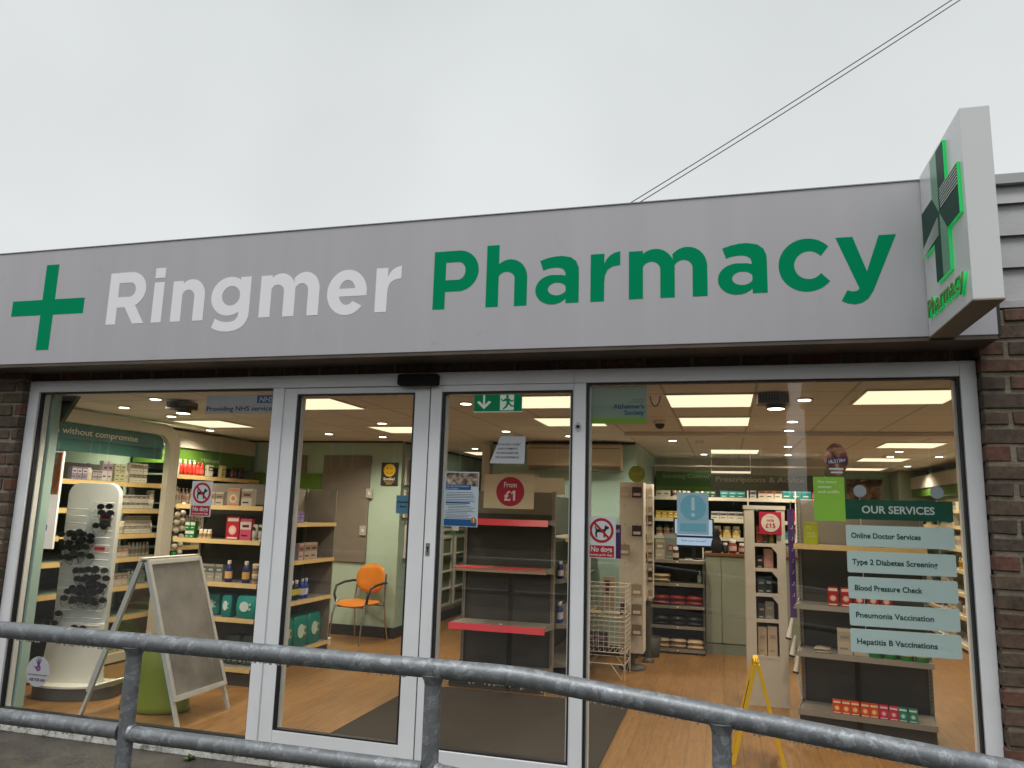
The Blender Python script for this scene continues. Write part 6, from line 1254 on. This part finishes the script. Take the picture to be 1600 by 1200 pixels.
for i, (zx, zz_) in enumerate(((.690, .80), (.712, .66), (.738, .53))):
    b = MB(); b.cyl((zx+.012, 2.17, zz_), (zx-.022, 2.16, zz_-.16), .012, WHITEP, r1=.024, n=12); b.cyl((zx-.022, 2.16, zz_-.16), (zx-.025, 2.16, zz_-.175), .0245, BLACK, n=12); b.build('tube', t)
b = MB(); b.prism([(.70, .50), (.735, .50), (.765, .14), (.752, .14)], 2.165, 2.169, WHITEP); b.build('paper_tail', t)

# ---------------------------------------------------------------- wet floor sign
t = thing('wet_floor_sign', 'yellow folding wet floor sign seen edge on near the right window', 'floor sign', (.35, .85, 0))
WY = mat('yellow_plastic', (0.82, .50, .01), .35)
for s, nm in ((-1, 'l'), (1, 'r')):
    b = MB(); xt = .352+s*.008; xb_ = .352+s*.165
    def q(z): return xt+(xb_-xt)*(1-z/.655)
    for ya, yb in ((.70, .735), (.965, 1.0)):
        b.add([(q(z)+d, y, z) for z in (0, .655) for y in (ya, yb) for d in (-.013, .013)], [(0, 1, 3, 2), (4, 6, 7, 5), (0, 4, 5, 1), (2, 3, 7, 6), (0, 2, 6, 4), (1, 5, 7, 3)], WY)
    b.add([(q(z)+d, y, z) for z in (.13, .60) for y in (.736, .964) for d in (-.004, .004)], [(0, 1, 3, 2), (4, 6, 7, 5), (0, 4, 5, 1), (2, 3, 7, 6), (0, 2, 6, 4), (1, 5, 7, 3)], WY)
    b.add([(q(z)+s*.0055, y, z) for z in (.30, .52) for y in (.78, .92)], [(0, 1, 3, 2)], mat('sign_symbol_dark', (0.12, .05, .01), .5)); b.build('leaf', t, bevel=.003)
b = MB(); b.box(.335, .369, .72, .98, .640, .672, WY); b.box(.343, .349, .70, .735, .66, .70, WY); b.box(.356, .362, .70, .735, .66, .70, WY); b.build('hinge', t, bevel=.002)

# ---------------------------------------------------------------- right wall shelving
t = thing('wall_shelf', 'long pale edged product shelves along the right wall', 'shelf unit', (3.45, 5, 0))
b = MB(); b.box(3.47, 3.495, 1.6, 9.2, .05, 2.0, BEIGE); b.build('back_panel', t)
b = MB(); b.box(3.12, 3.46, 1.6, 9.2, 0, .05, SKIRT); b.build('plinth', t)
RZ = [.09, .45, .74, 1.035, 1.31, 1.60, 1.81]
for z in RZ:
    b = MB(); b.box(3.11, 3.469, 1.6, 9.2, z-.02, z, WHITEP); s_ = b.build('shelf', t); b = MB(); b.box(3.097, 3.1095, 1.6, 9.2, z-.045, z+.002, mat('butter_lip', (0.68, .55, .30), .5)); b.build('edge_strip', s_)
b = MB(); b.box(3.20, 3.45, 1.6, 9.2, 2.04, 2.16, GREENH); b.build('green_header', t); b = MB(); b.box(3.18, 3.45, 1.6, 9.2, 2.165, 2.36, BEIGE); b.build('cream_header', t)
rng = random.Random(33)
for zi, z in enumerate(RZ):
    y = 2.6; nm = ['lowest', 'second', 'third', 'fourth', 'fifth', 'sixth', 'top'][zi]
    while y < 8.6:
        c_, cn = cols[rng.randrange(8)] if rng.random() < .6 else (['#c8c0b0', '#a89c8c', '#686058'], 'pale'); kd = rng.choice(['carton', 'picture_carton', 'pill_bottle', 'bottle']); w = round(rng.uniform(.08, .15), 2); h = round(rng.uniform(.10, .20), 2); n = rng.randint(1, 2)
        kn = {'carton': 'carton', 'picture_carton': 'carton with a round picture', 'pill_bottle': 'screw top jar', 'bottle': 'bottle'}[kd]
        far = ['nearest part', 'near part', 'middle part', 'far part', 'farthest part'][min(4, int((y-2.6)/1.2))]
        row(kd, w, .09, h, c_, n, (3.19, y+w/2, z), (0, w*1.1), R(-90), f'{cn} {kn}, {nm} shelf of the right wall, {far}', f'{cn} {kn}s, {nm} right wall shelf, {far}')
        for o_ in [q for q in COL.objects if q.get('label', '').endswith('of the right wall, '+far) and q.get('label', '').startswith(cn+' '+kn+', '+nm)]: o_['group'] = f'{cn} {kn}s, {nm} right wall shelf, {far}'; y += w*1.1*n+rng.choice([.01, .05, .12, .3])
t = thing('photo_poster', 'photo poster of a woman on the far mint wall above the services sign', 'poster', (2.5, 9.98, 2.0))
b = MB(); b.box(2.30, 2.90, 9.965, 9.985, 1.95, 2.36, photo_mat('far_photo', ['#2a201a', '#6a5446', '#a89080', '#c8c0b8'], 4, 1.5)); b.build('print', t)
b = MB(); b.prism(disc(2.56, 2.14, .11, 20, .14), 9.955, 9.963, mat('print_skin', (.34, .20, .13), .6)); b.prism(disc(2.54, 2.21, .13, 20, .11), 9.959, 9.9645, mat('print_hair', (.07, .04, .03), .6)); b.build('printed_face', t)

# ================================================================ ACROSS THE ROAD (unseen; houses and hedge added to darken what the panes reflect)
HB = mat('far_house_brick', (0.10, 0.06, 0.045), 0.9, var=.2, vscale=3); HR = mat('far_house_roof', (0.06, 0.045, 0.04), 0.85, var=.2, vscale=4); HW = mat('far_house_window', (0.03, 0.035, 0.04), 0.15)
for i, (hx0, hw_, hh) in enumerate(((-33, 10, 5.6), (-21.5, 11, 6.0), (-9, 12, 5.4), (4.5, 10, 6.2), (16, 11, 5.6), (-45, 11, 6.0), (-57.5, 12, 5.4), (-70, 11.5, 5.8), (-83, 12, 5.6))):
    t = thing('house', ['first', 'second', 'third', 'fourth', 'fifth', 'sixth', 'seventh', 'eighth', 'ninth'][i]+' dark brick house added across the road to darken pane reflections', 'house', (hx0+hw_/2, -35, -.12), 0, 'houses added across the road')
    b = MB(); b.box(hx0, hx0+hw_, -39, -32, -.12, hh+1.5, HB); b.build('wall', t)
    b = MB(); b.prism([(-31.6, hh+1.4), (-35.5, hh+4.2), (-39.4, hh+1.4)], hx0-.2, hx0+hw_+.2, HR, 'YZ'); b.build('roof', t)
    for k in range(3):
        for zz_ in (1.0, 3.6):
            xx = hx0+1.2+k*(hw_-3.6)/2; b = MB(); b.box(xx, xx+1.2, -31.99, -31.95, zz_, zz_+1.3, HW)
            for a in ((xx-.06, xx, zz_-.06, zz_+1.36), (xx+1.2, xx+1.26, zz_-.06, zz_+1.36), (xx+.58, xx+.62, zz_, zz_+1.3)): b.box(a[0], a[1], -31.99, -31.93, a[2], a[3], WHITEP)
            b.build('window', t)
b = MB(); rng = random.Random(9); HG = mat('hedge_green', (0.035, 0.055, 0.02), .9, var=.4, vscale=20)
for i in range(5200):
    c_ = Vector((rng.uniform(-34, 30), -16+rng.uniform(-.6, .6), rng.uniform(-.1, 2.1))); a = Euler((rng.uniform(0, 3), rng.uniform(0, 3), rng.uniform(0, 3))).to_matrix(); s_ = rng.uniform(.12, .26)
    b.add([tuple(c_+a @ Vector(v)*s_) for v in ((-1, -.5, 0), (1, -.5, 0), (1, .5, 0), (-1, .5, 0))], [(0, 1, 2, 3)], HG)
b.box(-34, 30, -16.5, -15.6, -.12, 1.9, HG); o = b.build('hedge', loc=(-2, -16, -.12)); tag(o, 'long dark green hedge added across the road for the pane reflections', 'hedge')
